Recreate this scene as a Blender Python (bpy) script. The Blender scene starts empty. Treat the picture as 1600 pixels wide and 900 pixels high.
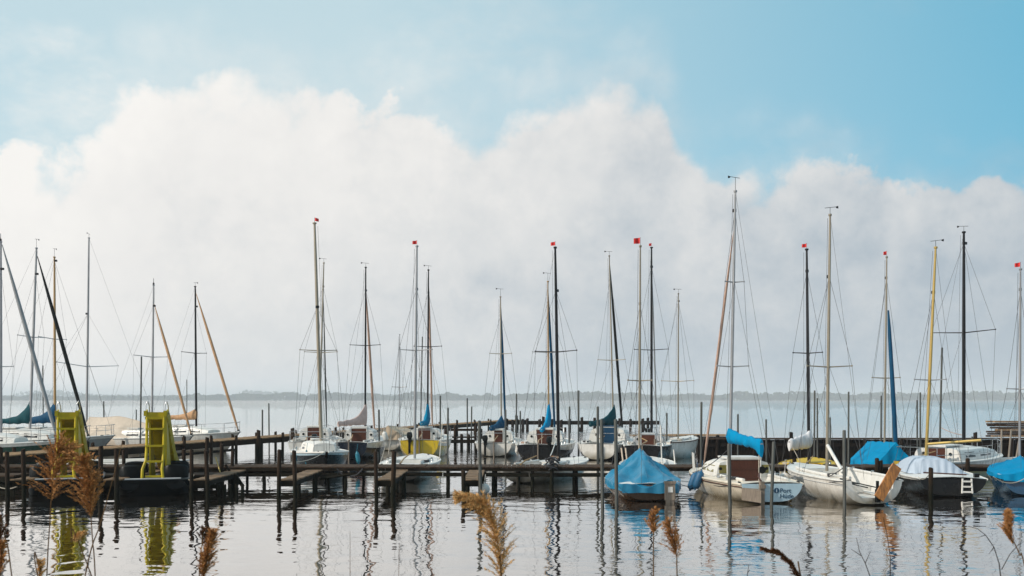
import bpy, math, random
from mathutils import Vector, Matrix, noise as mnoise

random.seed(11)
SC = bpy.context.scene
COL = SC.collection
PI = math.pi
F, H, HY = 1555.56, 2.8, 624.0          # focal length in px of the photograph, eye height, horizon row


def at(px, py, Y):
    return Vector(((px - 800) / F * Y, Y, H + (HY - py) / F * Y))


def X(px, Y):
    return (px - 800) / F * Y


def Z(py, Y):
    return H + (HY - py) / F * Y


# ------------------------------------------------------------------ materials
def nt_of(m):
    m.use_nodes = True
    t = m.node_tree
    b = t.nodes.get('Principled BSDF')
    return t, b


def mat(name, col, rough=0.5, metal=0.0, var=0.15, scale=3.0, bump=0.0, bscale=30.0, stretch=(1, 1, 1),
        dirt=None, dirt_amt=0.0, spec=0.5, coat=0.0):
    m = bpy.data.materials.new(name)
    t, b = nt_of(m)
    N, L = t.nodes, t.links
    b.inputs['Roughness'].default_value = rough
    b.inputs['Metallic'].default_value = metal
    b.inputs['Specular IOR Level'].default_value = spec
    b.inputs['Coat Weight'].default_value = coat
    tc = N.new('ShaderNodeTexCoord')
    mp = N.new('ShaderNodeMapping')
    mp.inputs['Scale'].default_value = stretch
    L.new(tc.outputs['Object'], mp.inputs['Vector'])
    no = N.new('ShaderNodeTexNoise')
    no.inputs['Scale'].default_value = scale
    no.inputs['Detail'].default_value = 6
    no.inputs['Roughness'].default_value = 0.65
    L.new(mp.outputs[0], no.inputs['Vector'])
    rp = N.new('ShaderNodeMapRange')
    rp.inputs['From Min'].default_value = 0.3
    rp.inputs['From Max'].default_value = 0.7
    rp.inputs['To Min'].default_value = 1 - var
    rp.inputs['To Max'].default_value = 1 + var
    L.new(no.outputs['Fac'], rp.inputs['Value'])
    vm = N.new('ShaderNodeVectorMath')
    vm.operation = 'SCALE'
    vm.inputs[0].default_value = col[:3]
    L.new(rp.outputs[0], vm.inputs['Scale'])
    out = vm.outputs[0]
    if dirt:
        n2 = N.new('ShaderNodeTexNoise')
        n2.inputs['Scale'].default_value = 2.2
        n2.inputs['Detail'].default_value = 8
        n2.inputs['Roughness'].default_value = 0.7
        mp2 = N.new('ShaderNodeMapping')
        mp2.inputs['Scale'].default_value = (2.5, 2.5, 0.6)
        L.new(tc.outputs['Object'], mp2.inputs['Vector'])
        L.new(mp2.outputs[0], n2.inputs['Vector'])
        r2 = N.new('ShaderNodeMapRange')
        r2.inputs['From Min'].default_value = 0.45
        r2.inputs['From Max'].default_value = 0.75
        r2.inputs['To Max'].default_value = dirt_amt
        L.new(n2.outputs['Fac'], r2.inputs['Value'])
        mx = N.new('ShaderNodeMix')
        mx.data_type = 'RGBA'
        L.new(r2.outputs[0], mx.inputs['Factor'])
        L.new(out, mx.inputs['A'])
        mx.inputs['B'].default_value = (*dirt, 1)
        out = mx.outputs['Result']
    L.new(out, b.inputs['Base Color'])
    rr = N.new('ShaderNodeMapRange')
    rr.inputs['To Min'].default_value = max(0.02, rough - 0.12)
    rr.inputs['To Max'].default_value = min(1, rough + 0.12)
    L.new(no.outputs['Fac'], rr.inputs['Value'])
    L.new(rr.outputs[0], b.inputs['Roughness'])
    if bump:
        n3 = N.new('ShaderNodeTexNoise')
        n3.inputs['Scale'].default_value = bscale
        n3.inputs['Detail'].default_value = 5
        L.new(mp.outputs[0], n3.inputs['Vector'])
        bp = N.new('ShaderNodeBump')
        bp.inputs['Strength'].default_value = 0.6
        bp.inputs['Distance'].default_value = bump
        L.new(n3.outputs['Fac'], bp.inputs['Height'])
        L.new(bp.outputs[0], b.inputs['Normal'])
    return m


def hull_mat(name, col, scum=(0.11, 0.09, 0.045), rough=0.28, amt=0.85, top=0.42, dirt=(0.22, 0.16, 0.09)):
    """gelcoat with a tide line of scum above the water and streaks below the scuppers"""
    m = mat(name, col, rough, 0, 0.07, 2.0, dirt=dirt, dirt_amt=0.38, coat=0.2)
    t, b = nt_of(m)
    N, L = t.nodes, t.links
    src = b.inputs['Base Color'].links[0].from_socket
    tc = N.new('ShaderNodeTexCoord')
    sp = N.new('ShaderNodeSeparateXYZ')
    L.new(tc.outputs['Object'], sp.inputs[0])
    no = N.new('ShaderNodeTexNoise')
    no.inputs['Scale'].default_value = 4.0
    no.inputs['Detail'].default_value = 7
    L.new(tc.outputs['Object'], no.inputs['Vector'])
    ad = N.new('ShaderNodeMath'); ad.operation = 'MULTIPLY_ADD'
    L.new(no.outputs['Fac'], ad.inputs[0])
    ad.inputs[1].default_value = -0.42
    L.new(sp.outputs['Z'], ad.inputs[2])
    mr = N.new('ShaderNodeMapRange')
    mr.inputs['From Min'].default_value = -0.18
    mr.inputs['From Max'].default_value = top - 0.2
    mr.inputs['To Min'].default_value = amt
    mr.inputs['To Max'].default_value = 0.0
    L.new(ad.outputs[0], mr.inputs['Value'])
    mx = N.new('ShaderNodeMix'); mx.data_type = 'RGBA'
    L.new(mr.outputs[0], mx.inputs['Factor'])
    L.new(src, mx.inputs['A'])
    mx.inputs['B'].default_value = (*scum, 1)
    L.new(mx.outputs['Result'], b.inputs['Base Color'])
    return m


M = {}
M['white'] = mat('gelcoat_white', (0.66, 0.65, 0.62), 0.35, var=0.06, dirt=(0.30, 0.25, 0.18), dirt_amt=0.35)
M['cream'] = mat('gelcoat_cream', (0.66, 0.60, 0.50), 0.4, var=0.08, dirt=(0.30, 0.22, 0.14), dirt_amt=0.4)
M['transom_shade'] = mat('transom_shade_blue', (0.42, 0.56, 0.64), 0.35, var=0.06, dirt=(0.3, 0.3, 0.28), dirt_amt=0.2)  # bluish shade of the cream boat's stern, put into its colour
M['greydeck'] = mat('deck_grey', (0.42, 0.43, 0.44), 0.55, var=0.1)
M['h_white'] = hull_mat('hull_white', (0.68, 0.66, 0.62))
M['h_cream'] = hull_mat('hull_cream', (0.68, 0.60, 0.48), amt=0.8)
M['h_black'] = hull_mat('hull_black', (0.007, 0.008, 0.010), amt=0.4, scum=(0.014, 0.011, 0.007), dirt=(0.014, 0.013, 0.011))
M['h_green'] = hull_mat('hull_green', (0.02, 0.06, 0.045), amt=0.5, scum=(0.014, 0.011, 0.007), dirt=(0.014, 0.013, 0.011))
M['h_navy'] = hull_mat('hull_navy', (0.010, 0.016, 0.028), amt=0.5, scum=(0.014, 0.011, 0.007), dirt=(0.014, 0.013, 0.011))
M['h_yellow'] = hull_mat('hull_yellow', (0.62, 0.43, 0.012), amt=0.6)
M['yellowdeck'] = mat('deck_yellow', (0.55, 0.36, 0.006), 0.5, 0, 0.1, 3, spec=0.2)
M['h_oldyellow'] = hull_mat('hull_dull_yellow', (0.42, 0.29, 0.03), amt=0.6)
M['h_blue'] = hull_mat('hull_blue', (0.008, 0.07, 0.16), amt=0.5, scum=(0.008, 0.02, 0.03), dirt=(0.01, 0.04, 0.07))
M['h_grey'] = hull_mat('hull_grey', (0.30, 0.31, 0.31), amt=0.5)
M['h_brown'] = hull_mat('hull_brown', (0.10, 0.05, 0.025), amt=0.5, scum=(0.014, 0.011, 0.007), dirt=(0.014, 0.013, 0.011))
M['h_skyblue'] = hull_mat('hull_skyblue', (0.36, 0.5, 0.58), amt=0.5)
M['antifoul'] = mat('antifouling', (0.03, 0.028, 0.026), 0.7)
M['alu'] = mat('mast_aluminium', (0.34, 0.34, 0.35), 0.42, 0.55, 0.1, 1.5)
M['alu_tan'] = mat('mast_champagne', (0.30, 0.26, 0.20), 0.45, 0.4, 0.1, 1.5)
M['gold'] = mat('mast_gold_anodised', (0.46, 0.32, 0.10), 0.4, 0.4, 0.1, 1.5)
M['tanwood'] = mat('mast_varnished', (0.36, 0.22, 0.09), 0.4, 0, 0.15, 4, stretch=(6, 6, 0.5))
M['blackmast'] = mat('mast_black', (0.014, 0.014, 0.016), 0.4, 0.2, 0.2, 2)
M['wire'] = mat('steel_wire', (0.07, 0.07, 0.075), 0.6, 0.0, spec=0.15)
M['steel'] = mat('stainless', (0.5, 0.5, 0.5), 0.28, 0.9, 0.1)
M['teak'] = mat('teak_brown', (0.070, 0.022, 0.012), 0.4, 0, 0.3, 6, stretch=(8, 8, 0.8))
M['orangewood'] = mat('varnished_plywood', (0.40, 0.155, 0.030), 0.4, 0, 0.75, 3.2, stretch=(6, 6, 0.8), coat=0.2, dirt=(0.16, 0.06, 0.015), dirt_amt=0.8)
M['greywood'] = mat('weathered_board', (0.22, 0.18, 0.145), 0.8, 0, 0.3, 5, stretch=(5, 5, 0.6))
M['glass'] = mat('dark_window', (0.012, 0.014, 0.016), 0.08, 0, 0.1)
M['amberglass'] = mat('tinted_window', (0.20, 0.17, 0.05), 0.15, 0, 0.2)
M['c_blue'] = mat('canvas_blue', (0.0, 0.165, 0.30), 0.6, 0, 0.15, 4, bump=0.01, bscale=9)
M['c_brightblue'] = mat('canvas_bright_blue', (0.0, 0.195, 0.385), 0.7, 0, 0.12, 3, bump=0.012, bscale=7)
M['c_tarp'] = mat('tarpaulin_blue', (0.002, 0.145, 0.27), 0.33, 0, 0.15, 3, bump=0.03, bscale=5, dirt=(0.05, 0.22, 0.36), dirt_amt=0.5)
M['c_deepblue'] = mat('canvas_deep_blue', (0.004, 0.055, 0.12), 0.65, 0, 0.2, 4, bump=0.01, bscale=9)
M['c_navy'] = mat('canvas_navy', (0.008, 0.04, 0.085), 0.7, 0, 0.2, 4)
M['c_teal'] = mat('canvas_dark_teal', (0.006, 0.055, 0.07), 0.7, 0, 0.2, 4, bump=0.01, bscale=9)
M['c_tan'] = mat('canvas_tan', (0.42, 0.24, 0.12), 0.75, 0, 0.2, 4, bump=0.01, bscale=9)
M['c_pink'] = mat('canvas_faded_pink', (0.50, 0.36, 0.32), 0.75, 0, 0.15, 4, bump=0.01, bscale=9)
M['c_rust'] = mat('canvas_faded_red', (0.42, 0.27, 0.205), 0.75, 0, 0.2, 4)
M['c_cream'] = mat('canvas_cream', (0.55, 0.46, 0.37), 0.75, 0, 0.12, 3, bump=0.015, bscale=6)
M['c_beige'] = mat('canvas_beige', (0.46, 0.36, 0.26), 0.75, 0, 0.15, 3, bump=0.015, bscale=6)
M['c_grey'] = mat('canvas_blue_grey', (0.38, 0.45, 0.54), 0.7, 0, 0.08, 2, bump=0.012, bscale=7, dirt=(0.24, 0.28, 0.33), dirt_amt=0.4)
M['c_furlgrey'] = mat('sail_grey', (0.26, 0.27, 0.28), 0.75, 0, 0.15, 3)
M['c_black'] = mat('canvas_black', (0.014, 0.016, 0.016), 0.75, 0, 0.2, 3)
M['c_white'] = mat('sailcloth', (0.62, 0.62, 0.64), 0.7, 0, 0.1, 4, bump=0.02, bscale=8)
M['red'] = mat('flag_red', (0.62, 0.02, 0.015), 0.7, 0, 0.1)
M['rope'] = mat('rope', (0.42, 0.38, 0.32), 0.9, 0, 0.25, 20)
M['darkrope'] = mat('dark_rope', (0.04, 0.04, 0.045), 0.9, 0, 0.25, 20)
M['wood'] = mat('jetty_timber', (0.0075, 0.005, 0.0035), 0.75, 0, 0.45, 4, bump=0.01, bscale=14, stretch=(1, 1, 0.25), dirt=(0.005, 0.0045, 0.003), dirt_amt=0.7)
M['deckwood'] = mat('jetty_planks', (0.055, 0.034, 0.022), 0.8, 0, 0.4, 3, bump=0.008, bscale=16, dirt=(0.06, 0.045, 0.03), dirt_amt=0.6)
M['tandeck'] = mat('pier_planks_pale', (0.26, 0.17, 0.095), 0.8, 0, 0.35, 3, bump=0.008, bscale=16, dirt=(0.16, 0.11, 0.07), dirt_amt=0.6)
M['fingerdeck'] = mat('finger_planks', (0.17, 0.105, 0.055), 0.8, 0, 0.5, 4, dirt=(0.05, 0.035, 0.02), dirt_amt=0.8)
M['wallwood'] = mat('breakwater_timber', (0.012, 0.008, 0.006), 0.8, 0, 0.5, 4, stretch=(1, 1, 0.25))
M['pole'] = mat('galvanised_pole', (0.085, 0.090, 0.086), 0.6, 0.2, 0.3, 3, stretch=(3, 3, 0.4), dirt=(0.06, 0.05, 0.035), dirt_amt=0.7)
M['slide'] = mat('yellow_plastic', (0.44, 0.34, 0.006), 0.45, 0, 0.12, 3, dirt=(0.20, 0.13, 0.01), dirt_amt=0.5)
M['blackplastic'] = mat('black_plastic', (0.0045, 0.006, 0.0065), 0.4, 0, 0.25, 3, dirt=(0.012, 0.014, 0.014), dirt_amt=0.4)
M['greyplastic'] = mat('grey_plastic', (0.40, 0.41, 0.42), 0.5, 0, 0.12, 3)
M['rubber'] = mat('rubber', (0.012, 0.012, 0.012), 0.7)
M['fenderblue'] = mat('fender_blue', (0.01, 0.09, 0.19), 0.55, 0, 0.2)
M['fenderteal'] = mat('fender_teal', (0.015, 0.17, 0.24), 0.55, 0, 0.2)
M['fenderwhite'] = mat('fender_white', (0.6, 0.59, 0.56), 0.45, 0, 0.08, dirt=(0.3, 0.26, 0.2), dirt_amt=0.5)
M['lettering'] = mat('dark_blue_lettering', (0.008, 0.05, 0.11), 0.5)
M['paleletter'] = mat('pale_lettering', (0.5, 0.6, 0.66), 0.5)
M['signpaint'] = mat('faded_print', (0.03, 0.035, 0.04), 0.6)
M['stalk'] = mat('reed_stalk', (0.13, 0.075, 0.035), 0.8, 0, 0.35, 20)
M['plume'] = mat('reed_plume_brown', (0.42, 0.205, 0.078), 0.85, 0, 0.55, 60)
M['plumegold'] = mat('reed_plume_gold', (0.62, 0.38, 0.16), 0.85, 0, 0.5, 60)
M['plumedark'] = mat('reed_plume_dark', (0.12, 0.05, 0.022), 0.85, 0, 0.5, 60)
M['twig'] = mat('twig_bark', (0.035, 0.025, 0.018), 0.85, 0, 0.3, 30)
M['bank'] = mat('bank_soil_grass', (0.06, 0.065, 0.025), 0.95, 0, 0.5, 1.5, bump=0.05, bscale=12, dirt=(0.07, 0.05, 0.03), dirt_amt=0.8)
M['shore'] = mat('far_shore_meadow', (0.06, 0.075, 0.03), 0.95, 0, 0.4, 0.02)
M['trees'] = mat('far_tree_foliage', (0.045, 0.06, 0.025), 0.9, 0, 0.4, 0.05)
_t, _b = nt_of(M['wood'])
_src = _b.inputs['Base Color'].links[0].from_socket
_g = _t.nodes.new('ShaderNodeNewGeometry')
_sp = _t.nodes.new('ShaderNodeSeparateXYZ')
_t.links.new(_g.outputs['Position'], _sp.inputs[0])
_n = _t.nodes.new('ShaderNodeTexNoise'); _n.inputs['Scale'].default_value = 5.0; _n.inputs['Detail'].default_value = 6
_t.links.new(_g.outputs['Position'], _n.inputs['Vector'])
_m = _t.nodes.new('ShaderNodeMath'); _m.operation = 'MULTIPLY_ADD'
_t.links.new(_n.outputs['Fac'], _m.inputs[0]); _m.inputs[1].default_value = -.5; _t.links.new(_sp.outputs['Z'], _m.inputs[2])
_r = _t.nodes.new('ShaderNodeMapRange')
for _k, _v in (('From Min', -.05), ('From Max', .55), ('To Min', 0.0), ('To Max', 1.0)): _r.inputs[_k].default_value = _v
_t.links.new(_m.outputs[0], _r.inputs['Value'])
_x = _t.nodes.new('ShaderNodeMix'); _x.data_type = 'RGBA'
_t.links.new(_r.outputs[0], _x.inputs['Factor'])
_x.inputs['A'].default_value = (.006, .0065, .003, 1)
_c = _t.nodes.new('ShaderNodeVectorMath'); _c.operation = 'MULTIPLY'
_t.links.new(_src, _c.inputs[0]); _c.inputs[1].default_value = (3.4, 2.9, 2.5)
_t.links.new(_c.outputs[0], _x.inputs['B'])
_t.links.new(_x.outputs['Result'], _b.inputs['Base Color'])
for k in ('wood', 'deckwood', 'tandeck', 'wallwood', 'pole', 'plume', 'plumegold', 'plumedark', 'stalk', 'twig', 'greywood', 'rubber', 'trees', 'bank', 'shore', 'c_brightblue', 'c_blue', 'c_black', 'c_navy', 'c_teal', 'c_deepblue'):
    _t, _b = nt_of(M[k])
    _b.inputs['Specular IOR Level'].default_value = 0.12
for k in ('c_brightblue', 'c_blue'):
    M[k].node_tree.nodes['Principled BSDF'].inputs['Specular IOR Level'].default_value = 0.05
M['blackplastic'].node_tree.nodes['Principled BSDF'].inputs['Specular IOR Level'].default_value = 0.15
for k in ('h_black', 'h_navy', 'h_green', 'h_brown', 'blackmast', 'teak', 'slide', 'antifoul'):
    _t, _b = nt_of(M[k])
    _b.inputs['Specular IOR Level'].default_value = 0.28
    _b.inputs['Coat Weight'].default_value = 0.0


# ------------------------------------------------------------------ mesh tools
class MB:
    def __init__(s):
        s.v, s.f, s.m = [], [], []

    def add(s, vs, fs, mi=0):
        o = len(s.v)
        s.v += [tuple(p) for p in vs]
        for f in fs:
            s.f.append(tuple(i + o for i in f))
            s.m.append(mi)
        return s

    def box(s, c, d, R=None, mi=0, ch=0.0):
        x, y, z = d[0] / 2, d[1] / 2, d[2] / 2
        vs = [Vector((a, b, e)) for e in (-z, z) for a, b in ((-x, -y), (x, -y), (x, y), (-x, y))]
        if R is not None:
            vs = [R @ p for p in vs]
        c = Vector(c)
        vs = [p + c for p in vs]
        return s.add(vs, [(3, 2, 1, 0), (4, 5, 6, 7), (0, 1, 5, 4), (1, 2, 6, 5), (2, 3, 7, 6), (3, 0, 4, 7)], mi)

    def loft(s, rings, closed=True, cap=True, mi=0, mfun=None):
        n = len(rings[0])
        o = len(s.v)
        for r in rings:
            s.v += [tuple(p) for p in r]
        for i in range(len(rings) - 1):
            for j in range(n if closed else n - 1):
                k = (j + 1) % n
                s.f.append((o + i * n + j, o + i * n + k, o + (i + 1) * n + k, o + (i + 1) * n + j))
                s.m.append(mfun(i, j) if mfun else mi)
        if cap and closed:
            s.f.append(tuple(o + j for j in reversed(range(n)))); s.m.append(mi)
            s.f.append(tuple(o + (len(rings) - 1) * n + j for j in range(n))); s.m.append(mi)
        return s

    def tube(s, pts, r, n=6, cap=True, mi=0, flat=1.0):
        pts = [Vector(p) for p in pts]
        rr = r if isinstance(r, (list, tuple)) else [r] * len(pts)
        rings = []
        up = None
        for i, p in enumerate(pts):
            d = (pts[min(i + 1, len(pts) - 1)] - pts[max(i - 1, 0)])
            if d.length < 1e-9:
                d = Vector((0, 0, 1))
            d.normalize()
            if up is None:
                up = Vector((0, 0, 1)) if abs(d.z) < 0.9 else Vector((0, 1, 0))
            a = d.cross(up)
            if a.length < 1e-6:
                a = d.cross(Vector((1, 0, 0)))
            a.normalize()
            b = a.cross(d).normalized()
            up = b
            rings.append([p + (a * math.cos(2 * PI * k / n) * flat + b * math.sin(2 * PI * k / n)) * rr[i] for k in range(n)])
        return s.loft(rings, True, cap, mi)

    def lathe(s, prof, c=(0, 0, 0), n=12, mi=0, R=None):
        c = Vector(c)
        rings = []
        for r, z in prof:
            ring = [Vector((r * math.cos(2 * PI * k / n), r * math.sin(2 * PI * k / n), z)) for k in range(n)]
            if R is not None:
                ring = [R @ p for p in ring]
            rings.append([p + c for p in ring])
        return s.loft(rings, True, True, mi)

    def build(s, name, mats, parent=None, smooth=35, loc=None):
        me = bpy.data.meshes.new(name)
        me.from_pydata(s.v, [], s.f)
        if not isinstance(mats, (list, tuple)):
            mats = [mats]
        for m in mats:
            me.materials.append(M[m] if isinstance(m, str) else m)
        me.polygons.foreach_set('material_index', s.m)
        if smooth:
            me.polygons.foreach_set('use_smooth', [True] * len(s.f))
            me.set_sharp_from_angle(angle=math.radians(smooth))
        me.update()
        o = bpy.data.objects.new(name, me)
        COL.objects.link(o)
        if parent is not None:
            o.parent = parent
        if loc is not None:
            o.location = loc
        return o


def tag(o, label=None, cat=None, group=None, kind=None):
    if label: o['label'] = label
    if cat: o['category'] = cat
    if group: o['group'] = group
    if kind: o['kind'] = kind
    return o


def empty(name, loc, rz=0.0):
    o = bpy.data.objects.new(name, None)
    COL.objects.link(o)
    o.location = loc
    o.rotation_euler = (0, 0, rz)
    o.empty_display_size = 0.2
    return o


def lerp(a, b, t):
    return a + (b - a) * t


def sag(a, b, drop, n=10):
    a, b = Vector(a), Vector(b)
    return [a.lerp(b, i / n) + Vector((0, 0, -drop * 4 * (i / n) * (1 - i / n))) for i in range(n + 1)]


# ------------------------------------------------------------------ sailing boats
class Hull:
    """local frame: +y bow, +x starboard, z=0 waterline"""
    def __init__(h, L, B, free, tr=0.7, rise=0.25, full=0.62, rake=0.0):
        h.L, h.B, h.free, h.tr, h.rise, h.full, h.rake = L, B, free, tr, rise, full, rake

    def b(h, t):
        tm = 0.42
        if t < tm:
            k = h.tr + (1 - h.tr) * math.sin(PI / 2 * t / tm)
        else:
            u = (t - tm) / (1 - tm)
            k = max(0.025, (1 - u ** 2.3)) ** 0.85
        return h.B / 2 * k

    def zs(h, t):
        return h.free * (1 + h.rise * t * t + 0.06 * (1 - t) ** 2)

    def zk(h, t):
        d = -0.32
        if t < 0.35:
            return d + 0.36 * (1 - t / 0.35) ** 1.6
        if t > 0.7:
            return d + 0.30 * ((t - 0.7) / 0.3) ** 2
        return d

    def y(h, t, z):
        k = max(0.0, (t - 0.6) / 0.4)
        y = -h.L / 2 + h.L * t
        y -= 0.14 * h.L * k * k * (1 - z / max(0.1, h.zs(t)))
        y += h.rake * max(0, 1 - t * 5) * (z / h.free)
        return y

    def sheer(h, t, side, inset=0.0, dz=0.0):
        z = h.zs(t)
        return Vector((side * max(0.0, h.b(t) - inset), h.y(t, z), z + dz))

    ROWS = (0, 0.10, 0.22, 0.36, 0.5, 0.64, 0.78, 0.9, 1.0)

    def ring(h, t):
        pts = []
        e1 = lerp(h.full, 1.25, max(0, (t - 0.45) / 0.55) ** 1.3)
        for a in h.ROWS:
            ang = a * PI / 2
            zz = h.zk(t) + (h.zs(t) - h.zk(t)) * (1 - math.sin(ang) ** 1.15)
            pts.append((h.b(t) * max(0, math.cos(ang)) ** e1, zz))
        port = [Vector((-x, h.y(t, z), z)) for x, z in pts]
        star = [Vector((x, h.y(t, z), z)) for x, z in reversed(pts[:-1])]
        return port + star


STN = [0, 0.06, 0.13, 0.2, 0.28, 0.36, 0.44, 0.52, 0.6, 0.68, 0.76, 0.83, 0.89, 0.94, 0.975, 1.0]


def make_hull(h, root, mats, stripe_rows=1, transom_mat=None, open_tr=None):
    """mats: (topsides, stripe)"""
    mb = MB()
    rings = [h.ring(t) for t in STN]
    n = len(rings[0])

    def mf(i, j):
        k = j if j < n // 2 else n - 2 - j
        return 1 if k < stripe_rows else 0
    mb.loft(rings, closed=False, cap=False, mfun=mf)
    r0 = rings[0]
    top = []
    if open_tr:
        wf, zf = open_tr
        w = wf * h.b(0)
        zc = h.zs(0)
        y0 = h.y(0, zc)
        w2 = w * 0.62
        top = [Vector((w, y0, zc)), Vector((w * .93, y0, lerp(zc, zf, .45))), Vector((w2, y0, lerp(zc, zf, .88))), Vector((w2 * .8, y0, zf)),
               Vector((-w2 * .8, y0, zf)), Vector((-w2, y0, lerp(zc, zf, .88))), Vector((-w * .93, y0, lerp(zc, zf, .45))), Vector((-w, y0, zc))]
    cap = r0 + top
    mb.add(cap, [tuple(range(len(cap)))], 2 if transom_mat else 0)
    ms = [mats[0], mats[1]] + ([transom_mat] if transom_mat else [])
    return mb.build('hull', ms, root, 40)


def make_deck(h, root, matname, ck=None, ckmat='white', floor=0.12, open_tr=False, wfrac=0.62):
    """ck=(t0,t1) cockpit well"""
    ts = sorted(set(STN + (list(ck) if ck else [])))
    mb = MB()
    well = MB()
    w0 = None
    if ck:
        w0 = lambda t: min(wfrac * h.b(t), wfrac * h.b(0.3))
    for a, b in zip(ts[:-1], ts[1:]):
        rows = []
        for t in (a, b):
            z = h.zs(t); bb = h.b(t); y = h.y(t, z)
            w = w0(t) if ck else bb * 0.5
            w = min(w, bb * 0.9)
            cz = 0.05 * (1 - 0.5 * t)
            rows.append([Vector((-bb, y, z)), Vector((-w, y, z + cz * .7)), Vector((0, y, z + cz)), Vector((w, y, z + cz * .7)), Vector((bb, y, z))])
        inside = ck and a >= ck[0] - 1e-6 and b <= ck[1] + 1e-6
        for j in range(4):
            if inside and j in (1, 2):
                continue
            mb.add([rows[0][j], rows[0][j + 1], rows[1][j + 1], rows[1][j]], [(0, 1, 2, 3)])
        if inside:
            for j, sgn in ((1, 1), (3, -1)):
                p, q = rows[0][j], rows[1][j]
                p2 = Vector((p.x * 0.86, p.y, floor)); q2 = Vector((q.x * 0.86, q.y, floor))
                well.add([p, q, q2, p2], [(0, 1, 2, 3)])
            p, q = rows[0], rows[1]
            well.add([Vector((p[1].x * .86, p[1].y, floor)), Vector((p[3].x * .86, p[3].y, floor)),
                      Vector((q[3].x * .86, q[3].y, floor)), Vector((q[1].x * .86, q[1].y, floor))], [(0, 1, 2, 3)])
            for t, row, isend in ((a, rows[0], abs(a - ck[0]) < 1e-6 and not open_tr), (b, rows[1], abs(b - ck[1]) < 1e-6)):
                if isend:
                    well.add([row[1], row[3], Vector((row[3].x * .86, row[3].y, floor)), Vector((row[1].x * .86, row[1].y, floor))], [(0, 1, 2, 3)])
    d = mb.build('deck', matname, root, 40)
    if ck:
        # benches along the well
        well.build('cockpit', ckmat, root, 30)
        # coaming
        for sgn in (-1, 1):
            pts = []
            for i in range(7):
                t = lerp(ck[0], ck[1], i / 6)
                z = h.zs(t)
                pts.append(Vector((sgn * (w0(t) + 0.03), h.y(t, z), z + 0.07)))
            MB().tube(pts, 0.045, 6).build('coaming', ckmat, root, 60)
    return d


def rub_rail(h, root, m, r=0.028):
    mb = MB()
    for s in (-1, 1):
        mb.tube([h.sheer(t, s, -0.012, -0.01) for t in STN], r, 6)
    return mb.build('rub_rail', m, root, 60)


def make_cabin(h, root, t0, t1, hh, mroof, wfr=0.66, comp='teak', compw=0.6, winmat='glass', wins=((0.15, 0.48), (0.58, 0.82)), front=0.45, comp_taper=1.0):
    n = 7
    rings = []

    def ring(s):
        t = lerp(t0, t1, s)
        z = h.zs(t) + 0.01
        w = min(wfr * h.b(t), wfr * h.B / 2) * (1 - 0.12 * s)
        hgt = hh * (1 - (1 - front) * max(0, (s - 0.45) / 0.55) ** 1.6) * (1 - 0.04 * s)
        y = h.y(t, z)
        prof = [(-1, 0), (-0.93, .55), (-0.84, .84), (-0.62, .96), (0, 1.06), (0.62, .96), (0.84, .84), (0.93, .55), (1, 0)]
        return [Vector((a * w, y, z + c * hgt)) for a, c in prof]
    for i in range(n + 1):
        rings.append(ring(i / n))
    mb = MB().loft(rings, True, True)
    cab = mb.build('cabin', mroof, root, 38)
    # side windows, set 6 mm proud
    for sgn in (-1, 1):
        for wa, wb in wins:
            w = MB()
            pr = []
            for s in (wa, lerp(wa, wb, .5), wb):
                r = ring(s)
                p, q = (r[0], r[1]) if sgn < 0 else (r[8], r[7])
                d = Vector((sgn * 0.006, 0, 0))
                pr.append((p.lerp(q, 0.45) + d, q.lerp(r[2] if sgn < 0 else r[6], 0.35) + d))
            pts = [pr[0][0], pr[1][0], pr[2][0], pr[2][1], pr[1][1], pr[0][1]]
            if sgn < 0:
                pts.reverse()
            k = len(pts)
            back = [p - Vector((sgn * 0.02, 0, 0)) for p in pts]
            w.add(pts + back, [tuple(range(k))] + [(i, (i + 1) % k, k + (i + 1) % k, k + i) for i in range(k)])
            w.build('window', winmat, cab, 0)
    # companionway boards on the aft bulkhead
    if comp:
        r = ring(0)
        y = r[4].y
        zt = r[4].z - 0.03
        zb = r[0].z - 0.28
        cw = compw / 2
        c = MB()
        c.add([(-cw * comp_taper, y - .03, zb), (cw * comp_taper, y - .03, zb), (cw, y - .03, zt), (-cw, y - .03, zt),
               (-cw * comp_taper, y + .02, zb), (cw * comp_taper, y + .02, zb), (cw, y + .02, zt), (-cw, y + .02, zt)],
              [(0, 1, 2, 3), (7, 6, 5, 4), (0, 3, 7, 4), (1, 5, 6, 2), (3, 2, 6, 7), (0, 4, 5, 1)])
        for q in (0.33, 0.66):
            z = lerp(zb, zt, q)
            c.box((0, y - .034, z), (compw * lerp(comp_taper, 1, q) * .98, .012, .018))
        c.build('companionway', comp, root, 0)
        fr = MB()
        for s in (-1, 1):
            fr.tube([(s * (cw * comp_taper + .025), y - .02, zb), (s * (cw + .025), y - .02, zt + .03)], .025, 6)
        fr.tube([(-cw - .03, y - .02, zt + .03), (cw + .03, y - .02, zt + .03)], .028, 6)
        fr.build('companionway_frame', mroof, root, 60)
        t = lerp(t0, t1, 0.22)
        hz = ring(0.2)[4].z
        hb = MB()
        ys, ye = y - .05, ring(0.34)[4].y
        hb.box((0, (ys + ye) / 2, hz + .035), (compw * 1.1, ye - ys, .05))
        hb.build('sliding_hatch', comp if comp != 'teak' else mroof, root, 0)
        # little fittings on the bulkhead: dark instrument discs and vents
        for sx in (-1, 1):
            if random.random() < .75:
                px = sx * (cw + 0.16 + random.random() * .08)
                d = MB().lathe([(.0, 0), (.055, 0), (.06, .02), (.0, .025)], (px, y - .001, r[0].z + hh * .5), 10, R=Matrix.Rotation(PI / 2, 3, 'X'))
                d.build('instrument', 'blackplastic', root, 40)
    return cab, ring


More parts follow.
